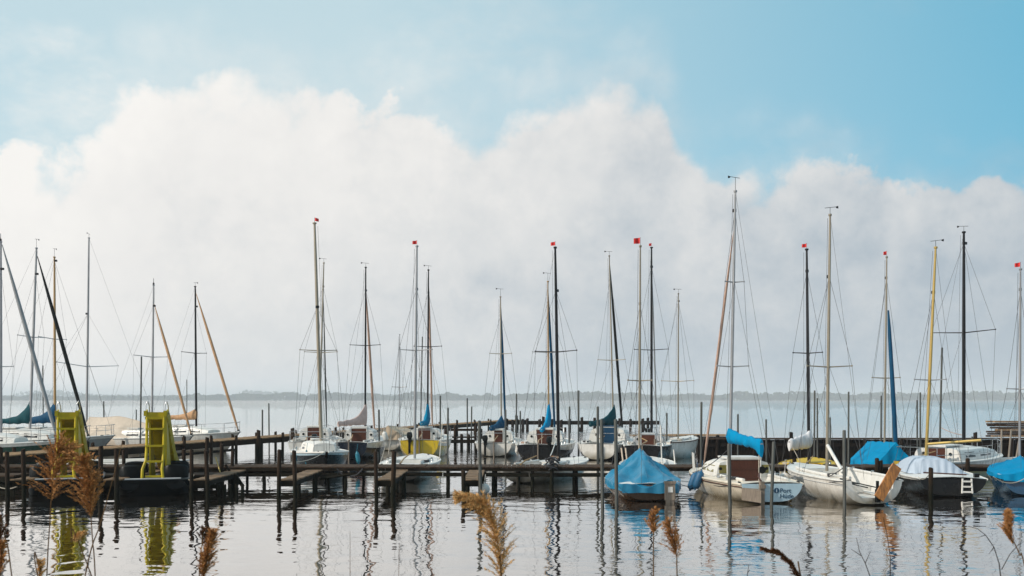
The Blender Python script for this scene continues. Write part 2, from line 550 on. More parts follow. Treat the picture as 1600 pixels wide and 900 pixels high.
def pushpit(h, root, t_in=0.14, hh=0.5, name='pushpit', bow=False):
    mb = MB()
    if not bow:
        a = [h.sheer(t_in, -1, .05), h.sheer(0.01, -1, .06), h.sheer(0.01, 1, .06), h.sheer(t_in, 1, .05)]
    else:
        a = [h.sheer(1 - t_in, -1, .04), h.sheer(.985, -1, .0), h.sheer(.985, 1, .0), h.sheer(1 - t_in, 1, .04)]
    up = Vector((0, 0, hh))
    if bow:
        tip = (a[1] + a[2]) / 2 + Vector((0, .12, hh + .04))
        mb.tube([a[0], a[0] + up, a[1] + up * 1.02, tip, a[2] + up * 1.02, a[3] + up, a[3]], .014, 5)
        mb.tube([a[0] + up * .5, a[1] + up * .55], .011, 5)
        mb.tube([a[3] + up * .5, a[2] + up * .55], .011, 5)
    else:
        mb.tube([a[0], a[0] + up, a[1] + up, a[2] + up, a[3] + up, a[3]], .014, 5)
        mb.tube([a[0] + up * .5, a[1] + up * .5], .011, 5)
        mb.tube([a[3] + up * .5, a[2] + up * .5], .011, 5)
    mb.tube([a[1], a[1] + up], .012, 5)
    mb.tube([a[2], a[2] + up], .012, 5)
    return mb.build(name, 'steel', root, 60)


def lifelines(h, root, ta=0.14, tb=0.86, n=3, hh=0.5):
    for i in range(n):
        t = lerp(ta, tb, (i + 0.6) / (n + .2))
        for s in (-1, 1):
            p = h.sheer(t, s, .05)
            MB().tube([p, p + Vector((0, 0, hh))], .011, 5).build('stanchion', 'steel', root, 60)
    for s in (-1, 1):
        mb = MB()
        for q in (1.0, .52):
            pts = [h.sheer(ta, s, .05, hh * q)] + [h.sheer(lerp(ta, tb, (i + .6) / (n + .2)), s, .05, hh * q) for i in range(n)] + [h.sheer(tb, s, .04, hh * q)]
            mb.tube(pts, .005, 4)
        mb.build('lifeline', 'wire', root, 60)


def boom_and_cover(root, mp, L, swing, droop, zb, cover, rise, thick=0.11, k=5.0, boommat='alu', low=0.12, end=0.10, flap=0.0, bcut=None):
    """mp: mast point (x,y) local; aft is -y"""
    d = Vector((math.sin(swing), -math.cos(swing), -math.tan(droop)))
    side = Vector((math.cos(swing), math.sin(swing), 0))
    p0 = Vector((mp[0], mp[1], zb))
    b = MB().tube([p0 + d * .05, p0 + d * L], .045, 8).build('boom', boommat, root, 60)
    if cover:
        rings = []
        ns = 26
        for i in range(ns + 1):
            s = i / ns
            c = p0 + d * (L * s * 1.0 - 0.10 * (1 - s))
            top = end + rise * math.exp(-s * k) + .05 * mnoise.noise(Vector((s * 8, zb * 5, L)))
            bot = -low - flap * max(0, (s - .72) / .28) ** 1.5 - 0.06 * mnoise.noise(Vector((s * 10, 3 + zb * 5, L)))
            w = thick * (0.55 + .45 * math.exp(-s * 3)) * (1 + .35 * mnoise.noise(Vector((s * 9, L, zb * 7))))
            if i in (0, ns):
                w *= .55
            ring = []
            for q in range(14):
                a = 2 * PI * q / 14
                zz = math.sin(a)
                z = lerp(bot, top, (zz + 1) / 2)
                narrow = 1 - .55 * max(0, zz) * min(1, rise * math.exp(-s * k) * 2)
                wob = 1 + .30 * mnoise.noise(Vector((math.cos(a) * 1.6, s * 11, math.sin(a) * 1.6 + zb * 9)))
                ring.append(c + side * (math.cos(a) * w * narrow * wob) + Vector((0, 0, z)))
            rings.append(ring)
        MB().loft(rings).build('sail_cover', cover, b, 55)
    # mainsheet
    e = p0 + d * (L * .92)
    return b, e


def masthead(mast, top, kind, flagcol='red', s=1.0, dirx=1):
    top = Vector(top)
    if kind == 'vane' or kind == 'tallvane':
        hgt = .22 * s if kind == 'vane' else .42 * s
        mb = MB().tube([top, top + Vector((0, 0, hgt))], .007, 5)
        a = top + Vector((0, 0, hgt))
        mb.tube([a - Vector((dirx * .17 * s, 0.02, -.02)), a + Vector((dirx * .15 * s, .03, -.01))], .008, 5)
        mb.add([a - Vector((dirx * .17 * s, .02, .015)), a - Vector((dirx * .24 * s, .02, .03)), a - Vector((dirx * .24 * s, .02, -.05)), a - Vector((dirx * .17 * s, .02, -.03)),
                a - Vector((dirx * .17 * s, .026, .015)), a - Vector((dirx * .24 * s, .026, .03)), a - Vector((dirx * .24 * s, .026, -.05)), a - Vector((dirx * .17 * s, .026, -.03))],
               [(0, 1, 2, 3), (7, 6, 5, 4), (0, 4, 5, 1), (1, 5, 6, 2), (2, 6, 7, 3), (3, 7, 4, 0)])
        mb.build('wind_vane', 'blackmast', mast, 0)
    elif kind == 'light':
        mb = MB().lathe([(0.02, 0), (.045, .02), (.045, .12), (.02, .15), (.012, .16), (.012, .36), (0.0, .37)], top, 8)
        mb.build('masthead_light', 'blackmast', mast, 40)
    elif kind and kind.startswith('flag'):
        w = {'flag': .155, 'flagbig': .19, 'flagsmall': .11}[kind] * s
        hh = .135 * s if kind != 'flagbig' else .18 * s
        mb = MB().tube([top, top + Vector((0, 0, .10 + hh))], .006, 5)
        mb.build('flag_staff', 'wire', mast, 60)
        rows = []
        for i in range(5):
            u = i / 4
            x = -dirx * (0.012 + u * w)
            yy = .03 * math.sin(u * 5.5)
            rows.append((Vector((x, yy, .09 - .015 * u)), Vector((x, yy, .09 + hh - .03 * u))))
        mb = MB()
        for i in range(4):
            a, b2 = rows[i], rows[i + 1]
            mb.add([top + a[0], top + b2[0], top + b2[1], top + a[1]], [(0, 1, 2, 3)])
            off = Vector((0, .004, 0))
            mb.add([top + a[0] + off, top + b2[0] + off, top + b2[1] + off, top + a[1] + off], [(3, 2, 1, 0)])
        mb.build('pennant', flagcol, mast, 60)


def make_rig(root, h, ml, bl, tl, mm, r, spreads, top, furl=None, ftop=.92, stays=True, dirx=1, hound=.86, backstay=True, spr_tilt=0.05):
    """bl, tl mast foot and head in local coordinates"""
    bl, tl = Vector(bl), Vector(tl)
    ax = (tl - bl)
    mb = MB().tube([bl, bl + ax * .5, bl + ax * .85, tl], [r, r, r * .82, r * .62], 10, flat=.8)
    mb.lathe([(r * .7, 0), (r * .95, .01), (r * .95, .06), (r * .5, .07)], tl - Vector((0, 0, .03)), 8)
    mast = mb.build('mast', mm, root, 50)
    # steaming light / hounds fitting
    q = bl + ax * hound
    MB().box(q + Vector((0, r, 0)), (r * 1.6, r * 1.8, .09)).build('hound_fitting', 'blackmast', mast, 0)
    tips = []
    for z, hw, cx in spreads:
        k = (z - bl.z) / ax.z
        c = bl + ax * k
        sp = MB()
        tp = []
        for s in (-1, 1):
            e = c + Vector((s * hw, -.10, spr_tilt * hw))
            sp.tube([c, e], [.024, .016], 6)
            sp.lathe([(0, -.03), (.026, -.02), (.026, .02), (0, .03)], e, 6)
            tp.append(e)
        sp.build('spreader', mm if mm != 'gold' and mm != 'tanwood' else 'alu', mast, 50)
        tips.append(tp)
    masthead(mast, tl, top, dirx=dirx)
    bow = h.sheer(.985, 0, 0, .05); bow.x = 0
    fp = bl + ax * ftop + Vector((0, r, 0))
    if furl:
        n = 10
        pts = [fp.lerp(bow, i / n) for i in range(n + 1)]
        rr = [.012, .03, .046, .056, .06, .062, .062, .06, .056, .05, .03]
        mb = MB().tube(pts, [a * furl[1] for a in rr], 8)
        mb.tube([fp + Vector((0, 0, .35)) - Vector((0, .1, 0)), fp], .006, 4)
        mb.build('furled_sail', furl[0], root, 60)
        MB().lathe([(0.02, 0), (.075, .01), (.075, .06), (.03, .08)], bow, 8).build('furling_drum', 'blackmast', root, 40)
    elif stays:
        MB().tube([bl + ax * hound, bow], .0055, 4).build('stay', 'wire', root, 60)
    if stays:
        hp = bl + ax * hound
        t_m = (bl.y + h.L / 2) / h.L
        for i, s in enumerate((-1, 1)):
            ch = h.sheer(max(.05, t_m - .05), s, .04, .0)
            pts = [hp] + [tp[i] for tp in sorted(tips, key=lambda a: -a[0].z)] + [ch]
            MB().tube(pts, .0055, 4).build('stay', 'wire', root, 60)
            ch2 = h.sheer(max(.02, t_m - .11), s, .06, .0)
            k2 = tips[0][i].lerp(tips[0][1 - i], .5) if tips else bl + ax * .5
            MB().tube([k2 - Vector((0, 0, .04)), ch2], .0045, 4).build('stay', 'wire', root, 60)
        if backstay:
            st = h.sheer(0.0, random.choice((-1, 1)), h.b(0) * .7, .02)
            MB().tube([tl, st], .0045, 4).build('stay', 'wire', root, 60)
        # halyard slapping beside the mast
        MB().tube([tl - Vector((r * 1.5, .02, .1)), bl + Vector((-r * 2.4, -.1, .8))], .005, 4).build('halyard', 'darkrope', root, 60)
    return mast


def clutter(h, root, ck, seed, outboard=None, tiller=True, rudder=None):
    rnd = random.Random(seed)
    t0, t1 = ck
    for s in (-1, 1):
        for t in (lerp(t0, t1, .45), lerp(t0, t1, .8)):
            p = h.sheer(t, s, h.b(t) * .24, .03)
            MB().lathe([(.055, 0), (.05, .02), (.035, .05), (.035, .08), (.05, .11), (0.02, .12)], p, 8).build('winch', 'steel', root, 40)
    for s in (-1, 1):
        for t in (.04, .93):
            p = h.sheer(t, s, .07, .03)
            MB().box(p, (.03, .16, .035)).build('cleat', 'blackplastic', root, 0)
    if tiller:
        y0 = h.y(0, h.free)
        a = Vector((0, y0 + .02, h.zs(0) + .10))
        MB().tube([a, a + Vector((rnd.uniform(-.15, .15), .55, .10)), a + Vector((rnd.uniform(-.25, .25), 1.05, .24))], [.028, .024, .018], 6).build('tiller', 'tanwood', root, 60)
    if rudder:
        y0 = h.y(0, h.free) - .04
        mb = MB().box((0, y0 - .10, h.zs(0) * .42), (.045, .2, h.zs(0) * 1.5))
        mb.box((0, y0 - .015, h.zs(0) * .8), (.07, .05, .06))
        mb.build('rudder', rudder, root, 0)
    if outboard:
        sx = outboard * h.b(0) * .55
        y0 = h.y(0, h.free) - .05
        z = h.zs(0)
        mb = MB()
        rings = []
        for zz, w, l in ((0, .10, .16), (.04, .13, .20), (.16, .135, .21), (.26, .11, .17), (.29, .07, .11)):
            rings.append([Vector((sx + w * math.copysign(abs(math.cos(a)) ** .6, math.cos(a)), y0 - .16 + l * math.copysign(abs(math.sin(a)) ** .6, math.sin(a)), z + .12 + zz)) for a in [2 * PI * k / 12 for k in range(12)]])
        mb.loft(rings)
        mb.box((sx, y0 - .16, z - .25), (.10, .13, .75))
        mb.box((sx, y0 - .02, z + .02), (.16, .16, .2))
        mb.build('outboard_motor', 'blackplastic', root, 40)
    # a coil of rope and a bag
    p = h.sheer(lerp(t0, t1, .3), rnd.choice((-1, 1)), h.b(.2) * .3, .04)
    mb = MB()
    for k in range(3):
        mb.tube([p + Vector((.13 * math.cos(a), .10 * math.sin(a), .015 + .025 * k)) for a in [2 * PI * i / 12 for i in range(13)]], .014, 5)
    mb.build('rope_coil', rnd.choice(('rope', 'darkrope', 'c_rust')), root, 60)


def place(Ym, mast, yaw, ml_y, z0):
    """mast=(tx,ty,bx,by) picture points; ml_y: mast foot along the hull; returns root loc, local foot and head"""
    tx, ty, bx, by = mast
    py0 = HY - (z0 - H) * F / Ym
    k = (py0 - ty) / (by - ty)
    px0 = lerp(tx, bx, k)
    wb = Vector((X(px0, Ym), Ym, z0))
    wt = at(tx, ty, Ym)
    R = Matrix.Rotation(yaw, 3, 'Z')
    loc = wb - R @ Vector((0, ml_y, 0))
    loc.z = 0
    Ri = R.inverted()
    return loc, Ri @ (wb - loc), Ri @ (wt - loc)


def sailboat(label, Ym, mast, yaw, L, B, free, hullm=('h_white', 'h_white'), stripe=1, deck='white', mast_t=.58, mm='alu', mr=.055,
             spread=(), top='vane', furl=None, ftop=.92, cabin=None, ck=(.06, .36), boom=None, outboard=None, rudder='greywood', tiller=True,
             push=True, lines=False, tr=.72, rise=.25, transom=None, rail='white', dirx=1, hound=.86, group='sailing boats moored in the marina', cat='sailboat',
             open_tr=None, wfrac=.62, bow_pulpit=True, name='sailboat', floor=.12, seed=0, rake=0.0, stays=True, ckmat='white'):
    yaw = math.radians(yaw)
    h = Hull(L, B, free, tr, rise, rake=rake)
    z0 = h.zs(mast_t) + (cabin[2] * .75 if cabin and cabin[0] < mast_t < cabin[1] else 0.02)
    loc, bl, tl = place(Ym, mast, yaw, -L / 2 + mast_t * L, z0)
    root = empty(name, loc, yaw)
    tag(root, label, cat, group)
    make_hull(h, root, hullm, stripe, transom, open_tr)
    make_deck(h, root, deck, ck, ckmat, floor, bool(open_tr), wfrac)
    rub_rail(h, root, rail)
    if cabin:
        make_cabin(h, root, *cabin[:4], **(cabin[4] if len(cabin) > 4 else {}))
    sc = F / Ym
    sp = []
    for py, xl, xr in spread:
        sp.append((Z(py, Ym), (xr - xl) / 2 / sc / max(.35, abs(math.cos(yaw))), 0))
    make_rig(root, h, None, bl, tl, mm, mr, sp, top, furl, ftop, stays, dirx, hound)
    if boom:
        boom = dict(boom)
        b, e = boom_and_cover(root, (bl.x, bl.y - mr), **boom)
        if ck:
            MB().tube([e - Vector((0, 0, .05)), Vector((0, h.y(lerp(*ck, .3), free), free * .5))], .012, 5).build('mainsheet', 'rope', root, 60)
    if ck:
        clutter(h, root, ck, seed, outboard, tiller, rudder)
    if push:
        pushpit(h, root)
    if bow_pulpit:
        pushpit(h, root, .1, .5, 'pulpit', True)
    if lines:
        lifelines(h, root)
    return root, h


def tent(root, h, t0, t1, ridge, m, skirt=.16, over=.05, seed=1, name='boat_cover', n=36, folds=1.0, flat=0.75, apex=None):
    """fabric cover: ridge(s)-> height above the water; hangs over the gunwale"""
    mb = MB()
    rings = []
    nn = 31
    for i in range(n + 1):
        s = i / n
        t = lerp(t0, t1, s)
        z = h.zs(t); b = h.b(t) + over; y = h.y(t, z)
        rz = ridge(s)
        ring = []
        prof = [(-1, -1)] + [(-1 + 2 * k / (nn - 1), 0) for k in range(nn)] + [(1, -1)]
        for j, (u, lo) in enumerate(prof):
            a = abs(u)
            if lo < 0:
                zz = z - skirt * (1 + .35 * mnoise.noise(Vector((s * 6, seed, u))) * folds)
                x = u * (b + .01 * math.sin(s * 40))
            else:
                zz = lerp(rz, z + .02, a ** flat)
                x = u * b
                f = folds * (0.045 * math.sin(s * 24 + u * 5 + seed) * a * (1.15 - a) * 2 + .03 * mnoise.noise(Vector((u * 3, s * 9, seed))))
                if apex:
                    dx, dy = x, y - apex
                    dd = math.hypot(dx, dy)
                    an = math.atan2(dy, dx)
                    f += folds * min(1, dd / .7) * (1.1 - a ** 4) * (.17 * (1 - abs(math.sin(an * 4.5 + seed + .3 * math.sin(an * 3)))) ** 2.2 - .06 + .05 * math.sin(an * 17 + dd * 2) + .05 * mnoise.noise(Vector((x * 3, y * 3, 4))))
                    x += .02 * math.sin(an * 13) * min(1, dd)
                zz += f
            ring.append(Vector((x, y + folds * .02 * math.sin(u * 11 + seed + s * 9), zz)))
        rings.append(ring)
    mb.loft(rings, closed=False, cap=False)
    # close both ends with a gathered panel
    for r in (rings[0], rings[-1]):
        bot = [Vector((p.x, p.y, min(p.z, r[0].z - .05 + .03 * mnoise.noise(Vector((p.x * 2.5, seed, 1)))))) for p in r]
        mb.loft([r, bot], closed=False, cap=False)
    o = mb.build(name, m, root, 70)
    last = len(rings[0]) - 1
    for j in (0, last):
        MB().tube([r[j] for r in rings], .014, 5).build('hem', m, o, 60)
    for j in (9, last // 2, last - 9):
        MB().tube([r[j] + Vector((0, 0, .002)) for r in rings], .009, 5).build('seam', m, o, 60)
    lash = MB()
    for i in range(3, n - 2, 5):
        for j, sg in ((0, -1), (last, 1)):
            p = rings[i][j]
            lash.tube([p + Vector((0, 0, .01)), p + Vector((-sg * .05, .05, -.10)), p + Vector((-sg * .16, .02, -.20))], .008, 4)
    lash.build('lashing', 'rope', o, 60)
    return o


def rope(a, b, drop, m='rope', r=.011, label='', group='mooring ropes'):
    o = MB().tube(sag(a, b, drop), r, 5).build('mooring_rope', m, None, 60)
    tag(o, label, 'rope', group)
    return o


def W(root, p):
    return Matrix.Translation(root.location) @ Matrix.Rotation(root.rotation_euler.z, 4, 'Z') @ Vector(p)


# ---- left group, bows to the right behind the pale pier
sailboat('green-hulled white-decked sailboat at the frame edge with long grey furled foresail', 43, (1, 378, 1, 690), -97, 6.8, 2.3, .82, ('h_green', 'h_white'), 1,
         mm='alu', mr=.07, spread=((573, -12, 14),), top='light', furl=('c_furlgrey', 1.45), ftop=.985, cabin=(.36, .74, .5, 'white'), mast_t=.6, seed=1, lines=True)
sailboat('white sailboat with dark teal boom cover and thick black furled foresail', 46, (57, 388, 46, 690), -99, 6.9, 2.3, .86, ('h_white', 'h_white'), 1,
         mm='alu', mr=.065, spread=((527, 41, 64),), top='tallvane', furl=('c_black', 1.4), ftop=.955, cabin=(.36, .74, .5, 'white'), mast_t=.56,
         boom=dict(L=2.7, swing=0, droop=0, zb=1.78, cover='c_teal', rise=.95, thick=.14, k=7), seed=2, lines=True)
sailboat('grey-hulled sailboat with varnished tan mast and deep blue boom cover', 49, (85, 402, 86, 690), -96, 7.0, 2.3, .84, ('h_grey', 'h_white'), 1,
         mm='tanwood', mr=.065, spread=((530, 69, 96),), top='tallvane', cabin=(.36, .7, .45, 'white'), mast_t=.56,
         boom=dict(L=2.9, swing=0, droop=0, zb=1.72, cover='c_deepblue', rise=1.0, thick=.16, k=6), seed=3, lines=True, hound=.98)
r4, h4 = sailboat('sailboat under a long cream boom tent with bare grey mast', 52, (139, 372, 135, 690), 82, 7.6, 2.3, .74, ('h_white', 'h_white'), 1,
                  mm='alu', mr=.06, spread=((573, 112, 172),), top='vane', cabin=None, mast_t=.57, ck=None, seed=4, hound=.62)
tent(r4, h4, -.02, .55, lambda s: lerp(1.35, 1.9, min(1, s * 1.6)) - .1 * math.sin(s * 9) * .4, 'c_cream', skirt=.3, seed=4, folds=.8, flat=.85)
sailboat('white sailboat with grey mast and slim tan furled foresail, left neighbour of the tan-booms boat', 51, (240, 446, 237, 690), -112, 6.2, 2.2, .78, ('h_white', 'h_white'), 1,
         mm='alu', mr=.06, spread=((558, 222, 250),), top='light', furl=('c_tan', 1.15), ftop=.87, cabin=(.36, .72, .42, 'white'), mast_t=.58, seed=5)
sailboat('white sailboat with black mast, tan boom cover and tan furled foresail', 54, (305, 448, 307, 690), -113, 6.6, 2.3, .86, ('h_white', 'h_white'), 1,
         mm='blackmast', mr=.065, spread=((552, 294, 316),), top='vane', furl=('c_tan', 1.25), ftop=.95, cabin=(.36, .74, .40, 'white'), mast_t=.56,
         boom=dict(L=2.0, swing=.0, droop=0, zb=1.8, cover='c_tan', rise=.5, thick=.14, k=3.5, end=.1), seed=6, lines=True)

# ---- near keelboat with pale blue deck, bow towards us
rN, hN = sailboat('small white and pale blue cabin boat with tall tan mast, moored close behind the jetty', 39.5, (491.5, 349, 502, 690), 196, 5.6, 2.25, .66, ('h_black', 'h_skyblue'), 1,
                  deck='white', mm='alu_tan', mr=.085, spread=((548, 471, 525),), top='flag', mast_t=.60, ck=(.08, .38),
                  cabin=(.38, .80, .42, 'white', dict(front=.8, wins=((.2, .45),))), push=True, seed=7, rail='white', stays=True, hound=.62)

# ---- middle row, sterns towards us
sailboat('white cabin sailboat with stern ladder and brown companionway, behind the pale blue boat', 51, (506, 411, 498, 690), 2, 6.6, 2.35, .72, mm='alu_tan', mr=.055,
         spread=((551, 475, 526),), top='vane', furl=('c_black', .55), ftop=.83, cabin=(.34, .74, .62, 'white', dict(compw=.62)), seed=8, lines=True, outboard=.9)
sailboat('dark-hulled white-topped sailboat with faded pink boom cover', 50, (571.5, 418, 570.5, 690), -2.5, 6.6, 2.3, .74, ('h_navy', 'h_white'), 2, mm='blackmast', mr=.062,
         spread=((540, 547, 594),), top='vane', furl=('c_rust', 1.05), ftop=.86, cabin=(.34, .74, .58, 'white', dict(compw=.72)), transom='h_navy', seed=9,
         boom=dict(L=2.3, swing=-.4, droop=.0, zb=1.62, cover='c_pink', rise=1.0, thick=.13, k=4.2), lines=True)
rT, hT = sailboat('dinghy under a low beige tarpaulin with thin bare mast', 57, (624.5, 523, 624.5, 690), -6, 4.8, 2.0, .8, mm='alu', mr=.035, spread=((605, 609, 632),), top=None, ck=None,
                  push=False, bow_pulpit=False, seed=10, hound=.9, cat='dinghy')
tent(rT, hT, -.03, .95, lambda s: 1.38 - .25 * s, 'c_beige', skirt=.2, seed=10, flat=.9)
rY, hY = sailboat('bright yellow sailboat with white topsides and hanging blue sail bundle', 51, (669.5, 422, 668, 690), -1, 6.4, 2.55, .80, ('h_yellow', 'h_white'), 2, mm='blackmast', mr=.06,
         spread=((542, 648, 691),), top='vane', furl=('c_rust', .9), ftop=.95, cabin=(.34, .74, .50, 'white', dict(compw=.6)), transom='h_yellow', seed=11,
         boom=dict(L=2.2, swing=-.03, droop=-.02, zb=1.58, cover='c_blue', rise=1.15, thick=.16, k=6), lines=True, outboard=-.9)
sailboat('white sailboat with small folded blue cover and dark furled foresail, right of the bare poles', 52, (782, 464, 783.5, 690), -5, 6.2, 2.35, .62, mm='alu_tan', mr=.055,
         spread=((553, 765, 799),), top='tallvane', furl=('c_deepblue', 1.0), ftop=.97, cabin=(.34, .74, .55, 'white', dict(compw=.42)), seed=12,
         boom=dict(L=2.1, swing=-.16, droop=.0, zb=1.35, cover='c_deepblue', rise=.55, thick=.2, k=3), outboard=-.9)
sailboat('black-hulled sailboat with white rim, tan mast and bright blue hanging sail bundle', 49.5, (856, 440, 857.5, 690), -9, 6.8, 2.75, .66, ('h_black', 'h_white'), 2, mm='tanwood', mr=.055,
         spread=((551, 833, 881),), top='tallvane', furl=('c_deepblue', 1.1), ftop=.95, cabin=(.34, .74, .62, 'white', dict(compw=.8, comp_taper=.78)), transom='h_black', seed=13,
         boom=dict(L=2.0, swing=-.05, droop=.08, zb=1.5, cover='c_brightblue', rise=1.2, thick=.17, k=5), outboard=.95)
sailboat('white-sterned sailboat with dark green companionway and dark teal boom cover', 49.5, (952, 400, 959, 690), -16, 6.8, 2.85, .70, ('h_navy', 'h_white'), 3, mm='alu_tan', mr=.05,
         spread=((563, 935, 976),), top='vane', furl=('c_black', 1.15), ftop=.96, cabin=(.34, .74, .68, 'white', dict(comp='c_navy', compw=.7)), transom='h_white', seed=14, tr=.62,
         boom=dict(L=2.2, swing=-.36, droop=0, zb=1.62, cover='c_teal', rise=.85, thick=.17, k=3.6), lines=True)
sailboat('dark-hulled sailboat with thick black mast and slack grey furled foresail', 47.5, (1018, 387, 1018, 690), -14, 6.4, 2.2, .7, ('h_black', 'h_black'), 1, mm='blackmast', mr=.075,
         spread=((547, 991, 1042),), top='flagsmall', furl=('c_furlgrey', .6), ftop=.91, cabin=(.36, .72, .4, 'greydeck'), seed=15, hound=.9)
sailboat('open white boat with worn varnish rim and slim bare mast beside the far brown pier', 48.5, (1060, 459, 1059.5, 700), -30, 4.9, 1.9, .78, mm='alu_tan', mr=.045,
         spread=((596, 1037, 1083),), top='vane', ck=(.1, .62), seed=16, push=False, bow_pulpit=False, rail='teak', hound=.95, cat='open boat')

# ---- white dinghies just behind the jetty
sailboat('flat white keelboat with grey mast and red pennant, beneath the yellow boat', 37, (651.5, 385, 648, 712), -3, 5.4, 2.0, .52, mm='alu', mr=.06, spread=((547.5, 627, 679),), top='flag',
         ck=(.12, .5), seed=17, push=False, bow_pulpit=False, rail='white', hound=.8, cat='keelboat', deck='white')
sailboat('flat white keelboat with black mast and orange boom laid on deck', 35.8, (867.5, 387, 873, 712), -28, 5.2, 1.9, .50, mm='blackmast', mr=.07, spread=((550, 834, 897),), top='flag',
         ck=(.12, .5), seed=18, push=False, bow_pulpit=False, rail='white', hound=.8, cat='keelboat',
         boom=dict(L=2.2, swing=.35, droop=-.06, zb=.72, cover=None, rise=0, boommat='orangewood'))
# low white keelboat behind the blue tarp, its two boom crutches on deck; no mast stands in it
hK = Hull(4.6, 1.95, .5, .7)
rK = empty('keelboat', (X(1012, 35.6), 35.6, 0), math.radians(-8))
tag(rK, 'low white keelboat without a mast, mostly hidden behind the blue tarpaulin peak', 'keelboat', 'sailing boats moored in the marina')
make_hull(hK, rK, ('h_white', 'h_white')); make_deck(hK, rK, 'white', (.1, .5)); rub_rail(hK, rK, 'white')
for lx, tz in ((-.80, 1.15), (-.66, 1.15)):
    MB().tube([(lx, -1.9, .5), (lx - .08, -1.85, tz)], .028, 6).build('crutch', 'c_cream', rK, 60)
for lx, tz in ((.5, 1.9), (.95, 1.05)):
    MB().tube([(lx, -.9, .5), (lx - .05, -.8, tz)], .024, 6).build('crutch', 'white', rK, 60)

# ---- front row, right
rB, hB = sailboat('brown boat wrapped in a peaked blue tarpaulin around its mast', 30.3, (1000.5, 385, 999, 705), -2, 4.9, 2.0, .43, ('h_brown', 'h_brown'), 1, transom='h_brown', mm='alu_tan', mr=.045,
                  spread=((601 - 6, 979, 1016),), top='flagbig', ck=None, push=False, bow_pulpit=False, mast_t=.62, seed=19, rail='h_brown', hound=.75)
tent(rB, hB, -.03, .97, lambda s: .52 + .84 * (1 - abs(s - .62) / .62) ** 1.1 if s < .62 else .52 + .84 * max(0, 1 - (s - .62) / .38), 'c_tarp', skirt=.16, over=.07, seed=6, folds=1.0, flat=.9, apex=-2.45 + 4.9 * .6)
MB().box((.52, -2.74, .32), (.28, .05, .5)).box((.52, -2.75, .55), (.32, .07, .07)).box((.52, -2.73, .0), (.22, .04, .4)).build('rudder', 'greywood', rB, 0)
MB().box((.53, -2.773, .36), (.13, .012, .15)).build('notice', 'white', rB, 0)

rP, hP = sailboat('cream sailboat lettered Port Hüde on its stern, bright blue boom cover', 30.3, (1149, 299, 1141.5, 672), 6, 6.3, 2.35, .50, ('h_cream', 'h_cream'), 1, deck='cream', transom='transom_shade',
                  mm='alu', mr=.058, spread=((441, 1132, 1162), (573, 1120, 1170)), top='tallvane', furl=('c_rust', .8), ftop=.865, mast_t=.56, ck=(.08, .36), rudder=None,
                  cabin=(.36, .74, .50, 'white', dict(compw=.95, winmat='amberglass', wfr=.72)), push=False, bow_pulpit=False, rail='cream', tr=.72, rise=.14, dirx=1, hound=.93, seed=20, tiller=False,
                  boom=dict(L=2.3, swing=.06, droop=.03, zb=1.60, cover='c_brightblue', rise=.20, thick=.16, k=3, flap=.22, end=.14, low=.14))

# dark rubbing strakes below the deck edge
for s_ in (-1, 1):
    MB().tube([hP.sheer(t_, s_, -.012, -.085) for t_ in STN], .014, 6).build('rubbing_strake', 'teak', rP, 60)
# ---- Port Huede stern
hy0 = -hP.L / 2
tw = hP.b(0)
zt = hP.zs(0)
for txt, z, x in (('Port', .345, .17), ('Hüde', .195, .17)):
    cu = bpy.data.curves.new('lettering', 'FONT')
    cu.body = txt
    cu.size = .175
    cu.extrude = .003
    tmp = bpy.data.objects.new('lettering_curve', cu)
    COL.objects.link(tmp)
    bpy.context.view_layer.update()
    me = bpy.data.meshes.new_from_object(tmp.evaluated_get(bpy.context.evaluated_depsgraph_get()))
    bpy.data.objects.remove(tmp)
    me.materials.clear()
    me.materials.append(M['lettering'])
    o = bpy.data.objects.new('lettering', me)
    COL.objects.link(o)
    o.parent = rP
    o.location = (x + .04, hy0 - .008, z - .06)
    o.rotation_euler = (PI / 2, 0, 0)
Rx = Matrix.Rotation(PI / 2, 3, 'X')
MB().lathe([(0, 0), (.075, 0), (.075, .008), (0, .009)], (.12, hy0 - .001, .345), 20, R=Rx).build('emblem', 'lettering', rP, 30)
MB().box((.12, hy0 - .0135, .335), (.018, .004, .065)).box((.12, hy0 - .0135, .385), (.02, .004, .018)).build('emblem_mark', 'paleletter', rP, 0)
# motor well box and rudder head on the port half of the transom
mb = MB()
mb.add([(-.84, hy0 - .02, .43), (-.40, hy0 - .26, .36), (-.40, hy0 - .26, .04), (-.84, hy0 - .02, .10),
        (-.84, hy0 + .02, .43), (-.40, hy0 + .02, .40), (-.40, hy0 + .02, .04), (-.84, hy0 + .02, .10)],
       [(0, 3, 2, 1), (4, 5, 6, 7), (0, 1, 5, 4), (1, 2, 6, 5), (2, 3, 7, 6), (3, 0, 4, 7)])
mb.build('stern_box', 'greywood', rP, 0)
MB().box((-.31, hy0 - .06, .27), (.12, .12, .66)).box((-.31, hy0 - .12, .46), (.17, .05, .09)).build('rudder', 'greywood', rP, 0)
MB().tube([(-.31, hy0 + .0, .6), (-.2, hy0 + .5, .68), (0.0, hy0 + 1.0, .74)], [.03, .025, .02], 6).build('tiller', 'teak', rP, 60)
for s in (-1, 1):
    p = hP.sheer(.36, s, .28)
    MB().box((s * .62, hP.y(.36, .5) - .012, .50 + .27), (.24, .02, .24)).build('bulkhead_window', 'amberglass', rP, 0)
MB().lathe([(0, 0), (.10, 0), (.11, .03), (0, .035)], (.535, hP.y(.36, .5) - .03, .74), 12, R=Rx).build('compass', 'blackplastic', rP, 40)
for k in range(2):
    p = hP.sheer(.62 + .05 * k, -1, .10)
    MB().tube([p, p + Vector((-.02, .05, .62))], .025, 6).build('crutch', 'white', rP, 60)

